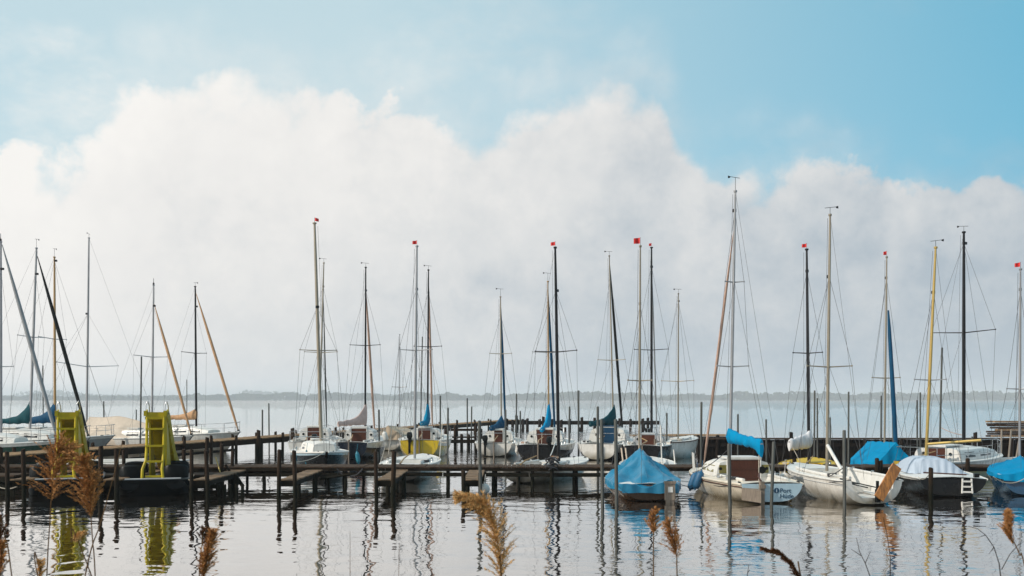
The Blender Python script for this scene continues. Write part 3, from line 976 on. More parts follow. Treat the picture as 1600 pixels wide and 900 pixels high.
# ---- white open dinghy with its wooden rudder raised
rD, hD = sailboat('open white dinghy with scooped stern and red-brown wooden rudder tipped up', 29.3, (1297, 336, 1292, 735), 5, 5.5, 2.0, .62, ('h_white', 'h_white'), 1, transom='h_white', deck='white',
                  mm='alu_tan', mr=.055, spread=((573.5, 1266, 1338),), top='vane', ck=(0.0, .66), open_tr=(.74, .20), mast_t=.55, push=False, bow_pulpit=False, rudder=None, tiller=False,
                  tr=.80, wfrac=.74, floor=.17, hound=.76, seed=21, cat='dinghy', dirx=-1)
for s_ in (-1, 1):
    MB().tube([hD.sheer(t_, s_, .004, -.13) for t_ in STN], .010, 6).build('rubbing_strake', 'greydeck', rD, 60)
y0 = -hD.L / 2
Rr = Matrix.Rotation(math.radians(36), 3, 'Y') @ Matrix.Rotation(math.radians(-12), 3, 'X')
MB().box(Vector((.36, y0 - .10, .62)), (.28, .05, 1.05), Rr).build('rudder', 'orangewood', rD, 0)
MB().box((.10, y0 - .07, .26), (.10, .12, .34)).box((.10, y0 - .05, .5), (.05, .08, .3)).build('rudder_stock', 'blackplastic', rD, 0)
for lx in (-.1, .16):
    MB().tube([(lx, y0 + .1, .46), (lx - .12, y0 + 2.5, .52)], .016, 6).build('toe_strap', 'blackplastic', rD, 60)
MB().box((0, y0 + 1.6, .30), (1.25, .22, .20)).build('thwart', 'white', rD, 0)
MB().tube([(.0, y0 + .9, .5), (-.05, y0 + 2.2, .42)], .02, 5).build('tiller', 'blackplastic', rD, 60)
for sx in (-1, 1):
    MB().tube([(sx * .45, y0 + .2, .2), (sx * .45, y0 + 3.4, .27)], .05, 6).build('floor_rib', 'white', rD, 60)
# white spinnaker pole leaning from the mast to the deck
a = at(1293, 696, 29.1); b_ = at(1317, 738, 28.1)
Ri = (Matrix.Translation(rD.location) @ Matrix.Rotation(rD.rotation_euler.z, 4, 'Z')).inverted()
MB().tube([Ri @ a, Ri @ b_], .05, 8).build('spinnaker_pole', 'white', rD, 60)

# ---- blue tented boat behind the jetty
rU, hU = sailboat('boat under a bright blue ridge tent with slim mast and deep blue furled foresail', 36.0, (1385.5, 402, 1382, 700), -4, 3.9, 1.8, .5, ('h_navy', 'h_white'), 2, mm='alu_tan', mr=.045,
                  spread=((591, 1360, 1402),), top='flagsmall', furl=None, ck=None, push=False, bow_pulpit=False, mast_t=.32, seed=22, hound=.9)
tent(rU, hU, -.03, .98, lambda s: 1.30 - .12 * s if s < .9 else 1.19 - .5 * (s - .9) / .1, 'c_brightblue', skirt=.18, over=.05, seed=22, folds=.8, flat=.95)
# its furled sail stands to the right, hanging from the mast
a = Ri = (Matrix.Translation(rU.location) @ Matrix.Rotation(rU.rotation_euler.z, 4, 'Z')).inverted()
p, q = Ri @ at(1388, 485, 36.0), Ri @ at(1401, 716, 35.0)
MB().tube([p.lerp(q, i / 8) for i in range(9)], [.03, .06, .07, .075, .08, .08, .08, .075, .05], 8).build('furled_sail', 'c_deepblue', rU, 60)

# ---- yellow low boat
rG, hG = sailboat('low yellow keelboat with black mast and crumpled white sail on its boom', 35.8, (1260.5, 390, 1264, 712), -20, 4.8, 1.95, .48, ('h_yellow', 'h_yellow'), 1, deck='yellowdeck', mm='blackmast', mr=.07,
                  spread=((552, 1242, 1283),), top='flag', ck=(.12, .5), ckmat='yellowdeck', push=False, bow_pulpit=False, rail='yellowdeck', seed=23, cat='keelboat', hound=.9,
                  boom=dict(L=1.25, swing=-.5, droop=.05, zb=1.35, cover='c_white', rise=.25, thick=.15, k=2.5, low=.30))

# ---- black hull with blue-grey cockpit cover
rC, hC = sailboat('black-hulled white-decked boat with blue-grey cockpit cover and gold mast', 31.6, (1462, 387, 1448, 690), -9, 5.6, 2.2, .50, ('h_black', 'h_white'), 1, transom='h_black', deck='white',
                  mm='gold', mr=.062, spread=((594, 1436, 1482),), top='vane', ck=None, push=False, bow_pulpit=False, mast_t=.56, tr=.82, seed=24, dirx=-1, hound=.8, rudder=None,
                  boom=dict(L=1.6, swing=1.15, droop=-.10, zb=1.38, cover=None, rise=0, boommat='gold'))


def grey_cover(root, h):
    mb = MB()
    rings = []
    n = 20
    for i in range(n + 1):
        s = i / n
        t = lerp(.27, .72, s)
        z = h.zs(t) + .03
        y = h.y(t, z)
        b = h.b(t) * .80
        hh = .47 * min(1, (s / .06)) ** .7 * (1 - .5 * max(0, (s - .45) / .55) ** 1.3)
        ring = []
        for k in range(33):
            u = -1 + 2 * k / 32
            w = b * u
            e = (1 - abs(u) ** 5) if u < .1 else (1 - abs((u - .1) / .9) ** 1.7) ** 1.25
            zz = z + hh * e * (1.0 - .06 * u) + (.018 * math.sin(u * 26 + s * 2) + .012 * math.sin(u * 47)) * e * max(0, 1 - s * 2) + .02 * mnoise.noise(Vector((u * 4, s * 6, 2))) * e
            ring.append(Vector((w, y + .03 * math.sin(u * 26) * (1 - s), zz)))
        rings.append(ring)
    mb.loft(rings, closed=False, cap=False)
    return mb.build('cockpit_cover', 'c_grey', root, 70)


grey_cover(rC, hC)
y0 = -hC.L / 2
mb = MB()
for s in (-1, 1):
    mb.tube([(.36 + s * .12, y0 - .05, .54), (.36 + s * .14, y0 - .07, .12)], .026, 6)
for z in (.16, .31, .46):
    mb.box((.36, y0 - .065, z), (.26, .05, .045))
mb.build('ladder', 'white', rC, 40)
MB().tube([(-.75, y0 + .25, .68), (.1, y0 + .3, .64), (.45, y0 + .35, .62)], .02, 5).build('tiller', 'teak', rC, 60)
MB().box((.66, y0 + .12, .62), (.13, .15, .11)).build('stern_fitting', 'blackplastic', rC, 0)

# ---- yellow-bottomed cabin boat
rV, hV = sailboat('white cabin cruiser over a dull yellow hull with black mast', 36.4, (1506, 363, 1506, 692), -50, 6.2, 2.3, .62, ('h_oldyellow', 'h_white'), 2, mm='blackmast', mr=.075,
                  spread=((520, 1474, 1539),), top='vane', cabin=(.26, .84, .44, 'white', dict(front=.5, wins=((.1, .3), (.42, .72)), wfr=.8)), ck=(.06, .28), seed=25, lines=True, hound=.95, transom='h_oldyellow', boom=None)

# ---- blue covered boat cut by the frame edge
rE, hE = sailboat('blue boat with blue cover at the frame edge, red pennant on its grey mast', 31.2, (1594.5, 421, 1593, 715), -22, 5.0, 1.75, .55, ('h_blue', 'h_white'), 1, transom='h_blue', mm='alu', mr=.048,
                  spread=((608, 1576, 1610),), top='flag', ck=None, push=False, bow_pulpit=False, mast_t=.52, seed=26, hound=.9, rail='white')
tent(rE, hE, -.03, .97, lambda s: 1.05 - .5 * abs(s - .5), 'c_brightblue', skirt=.10, over=.05, seed=26, folds=1.2, flat=.8)
# small white tender behind it
hS = Hull(3.4, 1.4, .42, .75)
rS = empty('tender', (X(1590, 38), 38, 0), math.radians(-70))
tag(rS, 'small low white tender floating behind the blue covered boat', 'dinghy')
make_hull(hS, rS, ('h_white', 'h_white')); make_deck(hS, rS, 'white', (.1, .7)); rub_rail(hS, rS, 'white')
# low white boat behind the left pedal boats
hS = Hull(4.6, 1.6, .5, .75)
rS2 = empty('tender', (X(192, 35.6), 35.6, 0), math.radians(-84))
tag(rS2, 'low white rowing boat between the pale pier and the dark jetty', 'dinghy')
make_hull(hS, rS2, ('h_white', 'h_white')); make_deck(hS, rS2, 'white', (.1, .7)); rub_rail(hS, rS2, 'white')
MB().lathe([(0, 0), (.20, .03), (.24, .12), (.2, .21), (0, .24)], (.0, 1.0, .5), 12).build('cover_bundle', 'rubber', rS2, 60)

# ------------------------------------------------------------------ fenders
def fender(p, r, l, m, label, tilt=0.0, ball=False):
    R = Matrix.Rotation(tilt, 3, 'Y')
    mb = MB()
    if ball:
        mb.lathe([(0, -r)] + [(r * math.sin(a), -r * math.cos(a)) for a in [PI * k / 10 for k in range(1, 10)]] + [(.025, r), (.025, r + .05), (0, r + .05)], p, 14, R=R)
    else:
        mb.lathe([(0, -l / 2), (.03, -l / 2), (.035, -l / 2 + .04), (r * .8, -l / 2 + .07), (r, -l / 2 + .14), (r, l / 2 - .14), (r * .8, l / 2 - .07), (.035, l / 2 - .04), (.03, l / 2), (0, l / 2)], p, 12, R=R)
    top = Vector(p) + R @ Vector((0, 0, l / 2))
    mb.tube([top, top + Vector((.03, .05, .28))], .008, 5)
    o = mb.build('fender', m, None, 50)
    tag(o, label, 'fender', 'fenders hung over boat sides')


fender(at(1083, 752, 29.5), .115, .60, 'fenderblue', 'dark blue fender at the bow of the boat lettered Port Hüde', .35)
fender(at(1091, 750, 29.2), .115, .62, 'fenderblue', 'second dark blue fender, against the cream bow lettered Port Hüde', .35)
fender(W(rD, hD.sheer(.80, -1, -.10, -.34)), .17, .3, 'fenderwhite', 'round white fender on the open dinghy with the wooden rudder', 0, True)
fender(at(479, 716, 38.4), .06, .62, 'fenderteal', 'slim teal fender standing against the pale blue cabin boat', 0)
fender(at(559, 715, 38.3), .085, .5, 'fenderteal', 'teal fender at the right flank of the pale blue cabin boat', -.15)
fender(at(461, 718, 38.2), .075, .4, 'fenderteal', 'teal fender at the left flank of the pale blue cabin boat', .1)
fender(at(602, 682, 48), .13, .55, 'fenderwhite', 'white fender beside the faded pink boom cover boat', -.3)
fender(at(809, 700, 47.5), .11, .6, 'fenderwhite', 'white fender on the left corner of the black-hulled boat', .15)
fender(at(997, 690, 47), .11, .6, 'fenderwhite', 'white fender on the right corner of the boat with green companionway', 0)
fender(at(1031 - 3, 702 - 14, 46.5), .11, .5, 'fenderwhite', 'white fender between black mast and open white boat', .2)


# ------------------------------------------------------------------ pedal boats with slides
def pedal_boat(loc, yaw, label):
    root = empty('pedal_boat', loc, yaw)
    tag(root, label, 'pedal boat', 'pedal boats with yellow slides')
    # two pontoons under one hull tray; local +y away from the ladder end
    Lp, Wd = 3.6, 2.05
    hm = MB()
    for s in (-1, 1):
        rings = []
        for i in range(11):
            t = i / 10
            y = -Lp / 2 + Lp * t
            k = 1 - .5 * max(0, abs(2 * t - 1) - .7) / .3
            w = .36 * (1 - .3 * max(0, abs(2 * t - 1) - .75) / .25)
            lift = .20 * (max(0, abs(2 * t - 1) - .7) / .3) ** 2
            rings.append([Vector((s * .64 + w * math.cos(a), y, .12 + lift + (.3 if math.sin(a) > 0 else .3) * k * math.sin(a))) for a in [2 * PI * q / 14 for q in range(14)]])
        hm.loft(rings)
    hm.build('pontoon', 'blackplastic', root, 50)
    mb = MB()
    rings = []
    for z, e in ((-.12, -.22), (.06, -.08), (.30, 0), (.40, .04), (.44, .05), (.46, .02)):
        pts = []
        for k in range(28):
            a = 2 * PI * k / 28
            ca, sa = math.cos(a), math.sin(a)
            pts.append(Vector(((Wd / 2 + e) * math.copysign(abs(ca) ** .35, ca), (Lp / 2 + e) * math.copysign(abs(sa) ** .35, sa), z)))
        rings.append(pts)
    mb.loft(rings)
    mb.build('deck', 'blackplastic', root, 40)
    MB().box((0, -1.70, .475), (1.55, .22, .025)).build('step_tread', 'greyplastic', root, 0)
    # seats: moulded backrest + pan, four of them
    for sx in (-1, 1):
        for y, rot in ((-1.05, 1), (.75, 1)):
            st = MB()
            rings = []
            for k in range(9):
                a = PI * k / 8
                x = math.cos(a)
                rr = []
                prof = [(.0, .0), (.0, .36), (.05, .40), (.11, .37), (.13, .0)]
                hh = .55 + .45 * math.sin(a) ** .5
                for d, z in prof:
                    rr.append(Vector((sx * .62 + x * .36, y - .16 * math.sin(a) * rot + d * rot - .0, .46 + z * hh)))
                rings.append(rr)
            st.loft(rings)
            st.box((sx * .62, y + .28, .53), (.62, .5, .12))
            st.build('seat', 'blackplastic', root, 50)
    # ladder
    lad = MB()
    w = .27
    base, mid, topp = Vector((0, -1.60, .47)), Vector((0, -1.36, .98)), Vector((0, -1.05, 2.28))
    for s in (-1, 1):
        o = Vector((s * w, 0, 0)); o2 = Vector((s * (w - .03) + .0, 0, 0))
        pts = [base + o + Vector((-.02 * (1 - s), 0, 0)), base + o + Vector((-.03, .03, .28)), mid + o2 + Vector((0.02, 0, 0)), mid.lerp(topp, .25) + o2 + Vector((.04, 0, 0)), topp + o2 + Vector((.04, 0, 0))]
        lad.tube(pts, .042, 8)
    for k, z in enumerate((.53, .96, 1.42, 1.92)):
        f = (z - .47) / (2.28 - .47)
        y = -1.60 + (.55) * f + (.05 if z < 1 else 0)
        lad.box((0.02, y, z), (.50, .12, .055))
    lad.build('ladder', 'slide', root, 50)
    # slide: trough with side walls and ribs beneath
    sl = MB()
    path = [(-1.05, 2.25), (-.85, 2.24), (-.6, 2.10), (0, 1.55), (.7, .95), (1.35, .62), (1.75, .55)]
    rings = []
    x0 = .10
    for i, (y, z) in enumerate(path):
        cx = .06 + x0 * (y + 1.05)
        wv = .27
        wall = .24 if i > 0 else .15
        prof = [(-wv - .06, wall), (-wv, wall + .02), (-wv + .03, .05), (0, 0), (wv - .03, .05), (wv, wall + .02), (wv + .06, wall), (wv + .05, wall - .05), (wv + .01, -.03), (0, -.06), (-wv - .01, -.03), (-wv - .05, wall - .05)]
        rings.append([Vector((cx + a, y, z + c)) for a, c in prof])
    sl.loft(rings)
    s_ = sl.build('slide', 'slide', root, 40)
    rb = MB()
    for i in range(len(path) - 1):
        for f in (.25, .75):
            y = lerp(path[i][0], path[i + 1][0], f); z = lerp(path[i][1], path[i + 1][1], f)
            cx = .06 + x0 * (y + 1.05)
            rb.box((cx, y, z + .07), (.60, .035, .20))
    rb.build('rib', 'slide', s_, 0)
    # fairing legs carrying the slide
    lg = MB()
    for sx in (-.16, .30):
        lg.add([(sx, -.80, .46), (sx + .05, -.80, .46), (sx + .05, -.95, 2.2), (sx, -.95, 2.2),
                (sx + .10, .10, .46), (sx + .15, .10, .46), (sx + .08, -.45, 1.95), (sx + .03, -.45, 1.95)],
               [(0, 1, 2, 3), (7, 6, 5, 4), (0, 3, 7, 4), (1, 5, 6, 2), (3, 2, 6, 7), (0, 4, 5, 1)])
    lg.build('support_panel', 'slide', root, 0)
    # platform collar and hoops
    MB().box((.03, -1.02, 2.24), (.58, .14, .07)).box((-.25, -.98, 2.38), (.09, .22, .16)).box((.31, -.98, 2.38), (.09, .22, .16)).build('platform', 'slide', root, 0)
    for s in (-.24, .30):
        MB().tube([(s, -1.05, 2.40), (s + .01, -1.03, 2.66), (s + .05, -.98, 2.75), (s + .09, -.9, 2.62), (s + .11, -.8, 2.35)], .014, 6).build('hand_hoop', 'steel', root, 60)
    return root


pA = pedal_boat((X(240, 30.6), 30.8, 0), math.radians(17), 'black pedal boat with yellow slide, moored left of the post pair')
pB = pedal_boat((X(101, 30.6), 30.8, 0), math.radians(21), 'black pedal boat with yellow slide, partly behind the brown reed plumes')

# ------------------------------------------------------------------ jetty
def post(parent, x, y, zt, r, m='wood', zb=-1.2, lean=(0, 0), name='post', n=10):
    mb = MB()
    mb.tube([(x - lean[0], y - lean[1], zb), (x, y, lerp(zb, zt, .5)), (x + lean[0], y + lean[1], zt - .02), (x + lean[0], y + lean[1], zt)], [r, r, r * .97, r * .8], n)
    nv = len(mb.v)
    a_ = random.uniform(0, 6.28)
    for q in range(nv - n, nv):
        vx, vy, vz = mb.v[q]
        mb.v[q] = (vx, vy, vz + .35 * ((vx - x) * math.cos(a_) + (vy - y) * math.sin(a_)))
    return mb.build(name, m, parent, 45)


jy0, jy1, jz = 32.6, 33.9, .59
jet = empty('jetty', (0, jy0, 0))
tag(jet, 'long dark timber jetty on posts crossing the water in front of the boats', 'jetty')
x0, x1 = X(-160, jy0), X(1640, jy0)
dk = MB()
rnd = random.Random(5)
x = x0
while x < x1:
    w = .14 + rnd.random() * .02
    jj = rnd.uniform(-.03, .03)
    zz = rnd.uniform(-.008, .008)
    dk.box((x + w / 2, (jy0 + jy1) / 2 - jy0 + jj, jz - .02 + zz), (w - .012, jy1 - jy0, .045))
    x += w
dk.build('deck', 'deckwood', jet, 0)
be = MB()
for yy in (.06, jy1 - jy0 - .06):
    xx = x0
    while xx < x1:
        l = 4.6 + rnd.random()
        be.box((xx + l / 2, yy, jz - .095 + rnd.uniform(-.010, .010)), (l - .02, .08, .10), Matrix.Rotation(rnd.uniform(-.003, .003), 3, 'Y'))
        xx += l
be.build('beam', 'wood', jet, 0)
lo = MB()
xx = x0
while xx < X(860, jy0):
    l = 2.4 + rnd.random() * 1.5
    lo.box((xx + l / 2, .10, .33 + rnd.uniform(-.015, .015)), (l - .03, .09, .125), Matrix.Rotation(rnd.uniform(-.006, .006), 3, 'Y'))
    xx += l
lo.build('brace', 'wood', jet, 0)
lo2 = MB()
xx = x0
while xx < X(352, jy0):
    l = 2.4 + rnd.random() * 1.5
    lo2.box((xx + l / 2, 1.1, .36 + rnd.uniform(-.02, .02)), (l - .03, .09, .12), Matrix.Rotation(rnd.uniform(-.006, .006), 3, 'Y'))
    xx += l
lo2.build('brace', 'deckwood', jet, 0)
lo_darken = MB()  # boards added beneath the left jetty to darken the space under its deck
xx = x0
while xx < X(300, jy0):
    l = 2.4 + rnd.random() * 1.5
    lo_darken.box((xx + l / 2, .62, .16 + rnd.uniform(-.02, .02)), (l - .03, .07, .22), Matrix.Rotation(rnd.uniform(-.008, .008), 3, 'Y'))
    xx += l
lo_darken.build('brace', 'wood', jet, 0)
for px in (8, 30, 84, 128, 150, 190, 232, 285, 330, 385, 470, 515, 565):
    post(jet, X(px, jy1) + rnd.uniform(-.1, .1), jy1 - jy0 + .1, jz + rnd.choice((-.05, .12, .38, .5)) if px < 340 else jz - .05, .045 + rnd.random() * .02, lean=(rnd.uniform(-.05, .05), 0))
for px in (-80, -20, 52, 110, 208, 262, 345, 364, 412, 492, 540, 620, 700, 770, 810, 832, 897, 1010, 1110, 1215, 1300, 1380, 1490, 1570):
    post(jet, X(px, jy0) , .16 + rnd.uniform(-.02, .03), jz - .05 if px not in (345,) else 1.38, .042 + rnd.random() * .022, lean=(rnd.uniform(-.04, .04), 0))
    post(jet, X(px, jy1) + rnd.uniform(-.1, .1), jy1 - jy0 - .15, jz - .05, .06)
for px, pt in ((862, 717), (1190, 716), (1205 + 38, 716), (1378, 719), (1512, 716), (1371, 716)):
    post(jet, X(px, jy0 - .12), -.08, Z(pt, jy0), .07, lean=(rnd.uniform(-.03, .03), 0))
# weed and rope lump on the post by the white keelboat
mb = MB()
for k in range(9):
    a = rnd.random() * 6.28
    c = Vector((X(862, jy0 - .12) + rnd.uniform(-.06, .10), -.12, .62 + rnd.uniform(-.3, .25)))
    mb.tube([c + Vector((.15 * math.cos(q + a), .12 * math.sin(q + a), .05 * math.sin(2 * q) + .01 * k)) for q in [2 * PI * i / 14 for i in range(15)]], .022, 5)
o = mb.build('rope_bundle', 'darkrope', None, 60, loc=(0, jy0, 0))
tag(o, 'dark tangle of rope hung on a jetty post by the white keelboat', 'rope')

FG = 'short finger piers with plank decks'
labels_f = {28: 'finger pier in front of the reed-hidden pedal boat', 172: 'finger pier between the two pedal boats', 314: 'finger pier right of the clear pedal boat, with a leaning yellow stick',
            450: 'finger pier below the pale blue cabin boat', 602: 'finger pier left of the flat white keelboat with the grey mast', 738: 'finger pier beside the thick grey mooring pole'}
for px, lab in labels_f.items():
    Yf = 28.6
    xc = X(px, Yf)
    fz = .48
    f = empty('finger_pier', (xc, Yf, 0))
    tag(f, lab, 'pier', FG)
    mb = MB()
    y = .0
    while y < jy0 - Yf - .1:
        mb.box((rnd.uniform(-.02, .02), y + .07, fz + rnd.uniform(-.006, .006)), (.5, .13, .035), Matrix.Rotation(rnd.uniform(-.03, .03), 3, 'Z'))
        y += .142
    mb.build('deck', 'fingerdeck', f, 0)
    mb = MB()
    for s in (-.2, .2):
        mb.box((s, (jy0 - Yf) / 2 - .1, fz - .09), (.06, jy0 - Yf - .1, .13))
    mb.box((0, .02, fz - .10), (.5, .07, .17))
    mb.build('beam', 'wood', f, 0)
    tops = {28: (706, 703), 172: (697, 702), 314: (702, 703), 450: (703, 704), 602: (705, 706), 738: (733, 737)}[px]
    for s, tp in zip((-1, 1), tops):
        post(f, s * .235, -.12, Z(tp, Yf - .12) + rnd.uniform(-.03, .03), .056 + rnd.random() * .014, lean=(rnd.uniform(-.045, .045), rnd.uniform(-.04, .04)))
    post(f, -.25, 2.6, fz - .02, .07); post(f, .25, 2.6, fz - .02, .07)
    if px == 314:
        for k in range(5):
            post(f, .35 + k * .16, .55 + k * .05, .30, .05)
# extra tall posts of the jetty on the left
for px, tp, Yp, lab in ((322, 683, 31.2, 'tall dark post behind the post pair right of the clear pedal boat'), (345, 694, 31.6, 'dark post with a cross board right of the clear pedal boat'),
                        (362, 704, 33.0, 'short dark post at the water gap right of the pedal boats')):
    o = post(None, X(px, Yp), Yp, Z(tp, Yp), .062, name='mooring_post', lean=(.03, .02))
    tag(o, lab, 'post', 'dark timber mooring posts')
o = MB().tube([at(337, 714, 30.6), at(344, 738, 30.4)], .02, 6).build('stick', 'gold', None, 60)
tag(o, 'thin yellow stick leaning on the dark posts', 'stick')
o = MB().box(at(374, 752, 31), (.10, .07, .42), Matrix.Rotation(-.6, 3, 'Y')).build('loose_timber', 'wood', None, 0)
tag(o, 'broken timber end slanting into the water by the posts', 'timber')
# low cross planks on the left between the fingers (landing stages of the pedal boats)
for pa, pb, py, Yl, lab in ((-40, 34, 742, 31.2, 'low plank landing left of the reed-hidden pedal boat'), (150, 184, 742, 31.4, 'low plank landing between the two pedal boats'),
                            (296, 350, 741, 31.4, 'low plank landing right of the clear pedal boat')):
    l = empty('landing_stage', (X((pa + pb) / 2, Yl), Yl, 0))
    tag(l, lab, 'landing stage', 'low landing stages')
    wd = (pb - pa) / F * Yl
    mb = MB()
    k = 0
    while k * .15 < .9:
        mb.box((0, k * .15 - .4, Z(py, Yl)), (wd, .135, .04), Matrix.Rotation(rnd.uniform(-.02, .02), 3, 'Z'))
        k += 1
    mb.build('deck', 'deckwood', l, 0)
    MB().box((0, -.46, Z(py, Yl) - .1), (wd, .06, .16)).box((0, -.46, Z(py, Yl) - .34), (wd, .06, .14)).build('beam', 'wood', l, 0)
    for s in (-.4, .4):
        post(l, s * wd, -.3, Z(py, Yl), .07)

# ------------------------------------------------------------------ pale pier running away to the right
A = Vector((X(-60, 33.8), 33.8, 0)); Bp = Vector((X(802, 96), 96, 0))
pz = .82
pd = (Bp - A); plen = pd.length; pd.normalize(); ps = Vector((pd.y, -pd.x, 0))
pier = empty('pier', A, math.atan2(pd.y, pd.x))
tag(pier, 'pale planked pier on dark posts running away behind the left boats', 'pier')
mb = MB()
k = 0.0
while k < plen:
    mb.box((k + .085, rnd.uniform(-.03, .03), pz + rnd.uniform(-.008, .008)), (.158, 1.5, .045))
    k += .17
mb.build('deck', 'tandeck', pier, 0)
mb = MB()
for s in (-.66, .66):
    k = 0
    while k < plen:
        mb.box((k + 2.4, s, pz - .16 + rnd.uniform(-.01, .01)), (4.76, .09, .26)); k += 4.8
mb.build('beam', 'wood', pier, 0)
k = 1.0
i = 0
while k < plen:
    for s in (-.78, .78):
        post(pier, k + rnd.uniform(-.2, .2), s, pz + (rnd.choice((.0, .22, .34, .1)) if s < 0 else .2), .075, lean=(rnd.uniform(-.03, .03), 0))
    k += 2.1 if k < 30 else 4.2
MB().box((plen * .12, -.80, .35), (plen * .24, .05, .12)).build('brace', 'wood', pier, 0)

# far rail breakwater
fr = empty('timber_breakwater', (0, 88, 0))
tag(fr, 'distant dark rail breakwater on short posts behind the middle boats', 'breakwater')
xa, xb = X(785, 88), X(1030, 88)
MB().box(((xa + xb) / 2, 0, Z(660.5, 88)), (xb - xa, .18, .34)).build('rail', 'wallwood', fr, 0)
for px, tp in ((792, 655), (801, 657), (807, 650), (817, 656), (824, 655), (843, 656), (849, 652), (862, 656), (877, 657), (890, 656), (909, 653), (929, 654), (950, 656), (968, 655), (985, 656), (1004, 655), (1012, 654)):
    post(fr, X(px, 88), -.12, Z(tp - 1, 88), .13, 'wallwood')
for px in (842, 850, 883, 905):
    post(fr, X(px, 87), -1.0, Z(668, 87), .12, 'wallwood')
# tyre hung at its end
mb = MB()
R0 = .36
tc_ = at(1012, 666, 87)
rings = []
for i in range(21):
    a = 2 * PI * i / 20
    rings.append([tc_ + Vector(((R0 + .13 * math.cos(q)) * math.cos(a), .12 * math.sin(q), (R0 + .13 * math.cos(q)) * math.sin(a))) for q in [2 * PI * j / 8 for j in range(8)]])
o = mb.loft(rings, True, False).build('tyre', 'rubber', None, 60)
tag(o, 'dark tyre hung at the end of the distant rail', 'tyre')

# brown pier right of centre and the long breakwater
Yb = 51.5
bw = empty('timber_breakwater', (0, Yb, 0))
tag(bw, 'long dark plank breakwater wall closing the harbour on the right', 'breakwater')
xa, xb = X(1090, Yb), X(1720, Yb)
mb = MB()
x = xa
while x < xb:
    w = rnd.uniform(.2, .26)
    mb.box((x + w / 2, rnd.uniform(-.02, .02), -.2 + (Z(687, Yb) + .0) / 2), (w - .012, .1, Z(687, Yb) + .4 + rnd.uniform(-.02, .02)))
    x += w
mb.build('wall', 'wallwood', bw, 0)
MB().box(((xa + xb) / 2, .05, Z(686, Yb) + .02), (xb - xa, .5, .07)).build('cap', 'deckwood', bw, 0)
MB().box(((xa + xb) / 2, -.12, .45), (xb - xa, .12, .16)).build('waling', 'wallwood', bw, 0)
x = xa + 1
i = 0
while x < xb:
    post(bw, x, -.14, Z(686, Yb) + (.35 if i % 5 == 2 else -.02), .10, 'wallwood')
    x += 1.9; i += 1
Yc = 57
bp = empty('pier', (0, Yc, 0))
tag(bp, 'short brown-decked pier behind the open white boat, joining the breakwater', 'pier')
xa, xb = X(985, Yc), X(1135, Yc)
mb = MB()
x = xa
while x < xb:
    mb.box((x + .08, 0, Z(680, Yc)), (.15, 2.6, .05)); x += .16
mb.build('deck', 'tandeck', bp, 0)
MB().box(((xa + xb) / 2, -1.2, Z(680, Yc) - .17), (xb - xa, .1, .26)).box(((xa + xb) / 2, -1.1, .3), (xb - xa, .08, .5)).build('beam', 'wallwood', bp, 0)
for k in range(5):
    post(bp, lerp(xa, xb, (k + .3) / 5), -1.28, Z(679, Yc), .11, 'wallwood')
# small dark jetty behind yellow boat
Yd = 58
sj = empty('jetty', (0, Yd, 0))
tag(sj, 'small dark jetty with cross beams between the yellow boat and the folded blue cover boat', 'jetty')
xa, xb = X(694, Yd), X(752, Yd)
mb = MB()
x = xa
while x < xb:
    mb.box((x + .08, 0, Z(683, Yd)), (.15, 1.4, .05)); x += .16
mb.build('deck', 'wood', sj, 0)
MB().box(((xa + xb) / 2, .5, Z(672, Yd)), (xb - xa, .1, .14)).box(((xa + xb) / 2, -.6, Z(689, Yd)), (xb - xa, .1, .2)).build('beam', 'wood', sj, 0)
for px, tp in ((697, 668), (712, 664), (722, 678), (733, 678), (744, 664), (752, 670)):
    post(sj, X(px, Yd), -.5, Z(tp, Yd), .09)

# stack of old boards on the breakwater
GP = 'old boards stacked on the breakwater'
rw = random.Random(3)
for k in range(16):
    row, c = divmod(k, 2)
    z = Z(684, Yb) + .09 + row * .105
    xo = rw.uniform(-.25, .3) + (.0 if c == 0 else 0)
    ln = rw.uniform(2.3, 3.4)
    o = MB().box((0, 0, 0), (ln, .22, .085)).build('board', 'tandeck' if rw.random() < .45 else 'deckwood', None, 0,
            loc=(X(1552, Yb) + ln / 2 + xo, Yb + .05 + c * .3 - .1, z))
    o.rotation_euler = (0, rw.uniform(-.012, .012), rw.uniform(-.05, .05))
    tag(o, 'weathered board in the timber stack on top of the breakwater', 'board', GP)
for k, px in enumerate((1568, 1580, 1592)):
    o = MB().tube([at(px - 4, 716, 47), at(px + 3 * (k - 1), 672, 50.6)], .045, 6).build('prop', 'greywood', None, 60)
    tag(o, 'grey prop leaning against the breakwater below the board stack', 'prop', 'props against the breakwater')

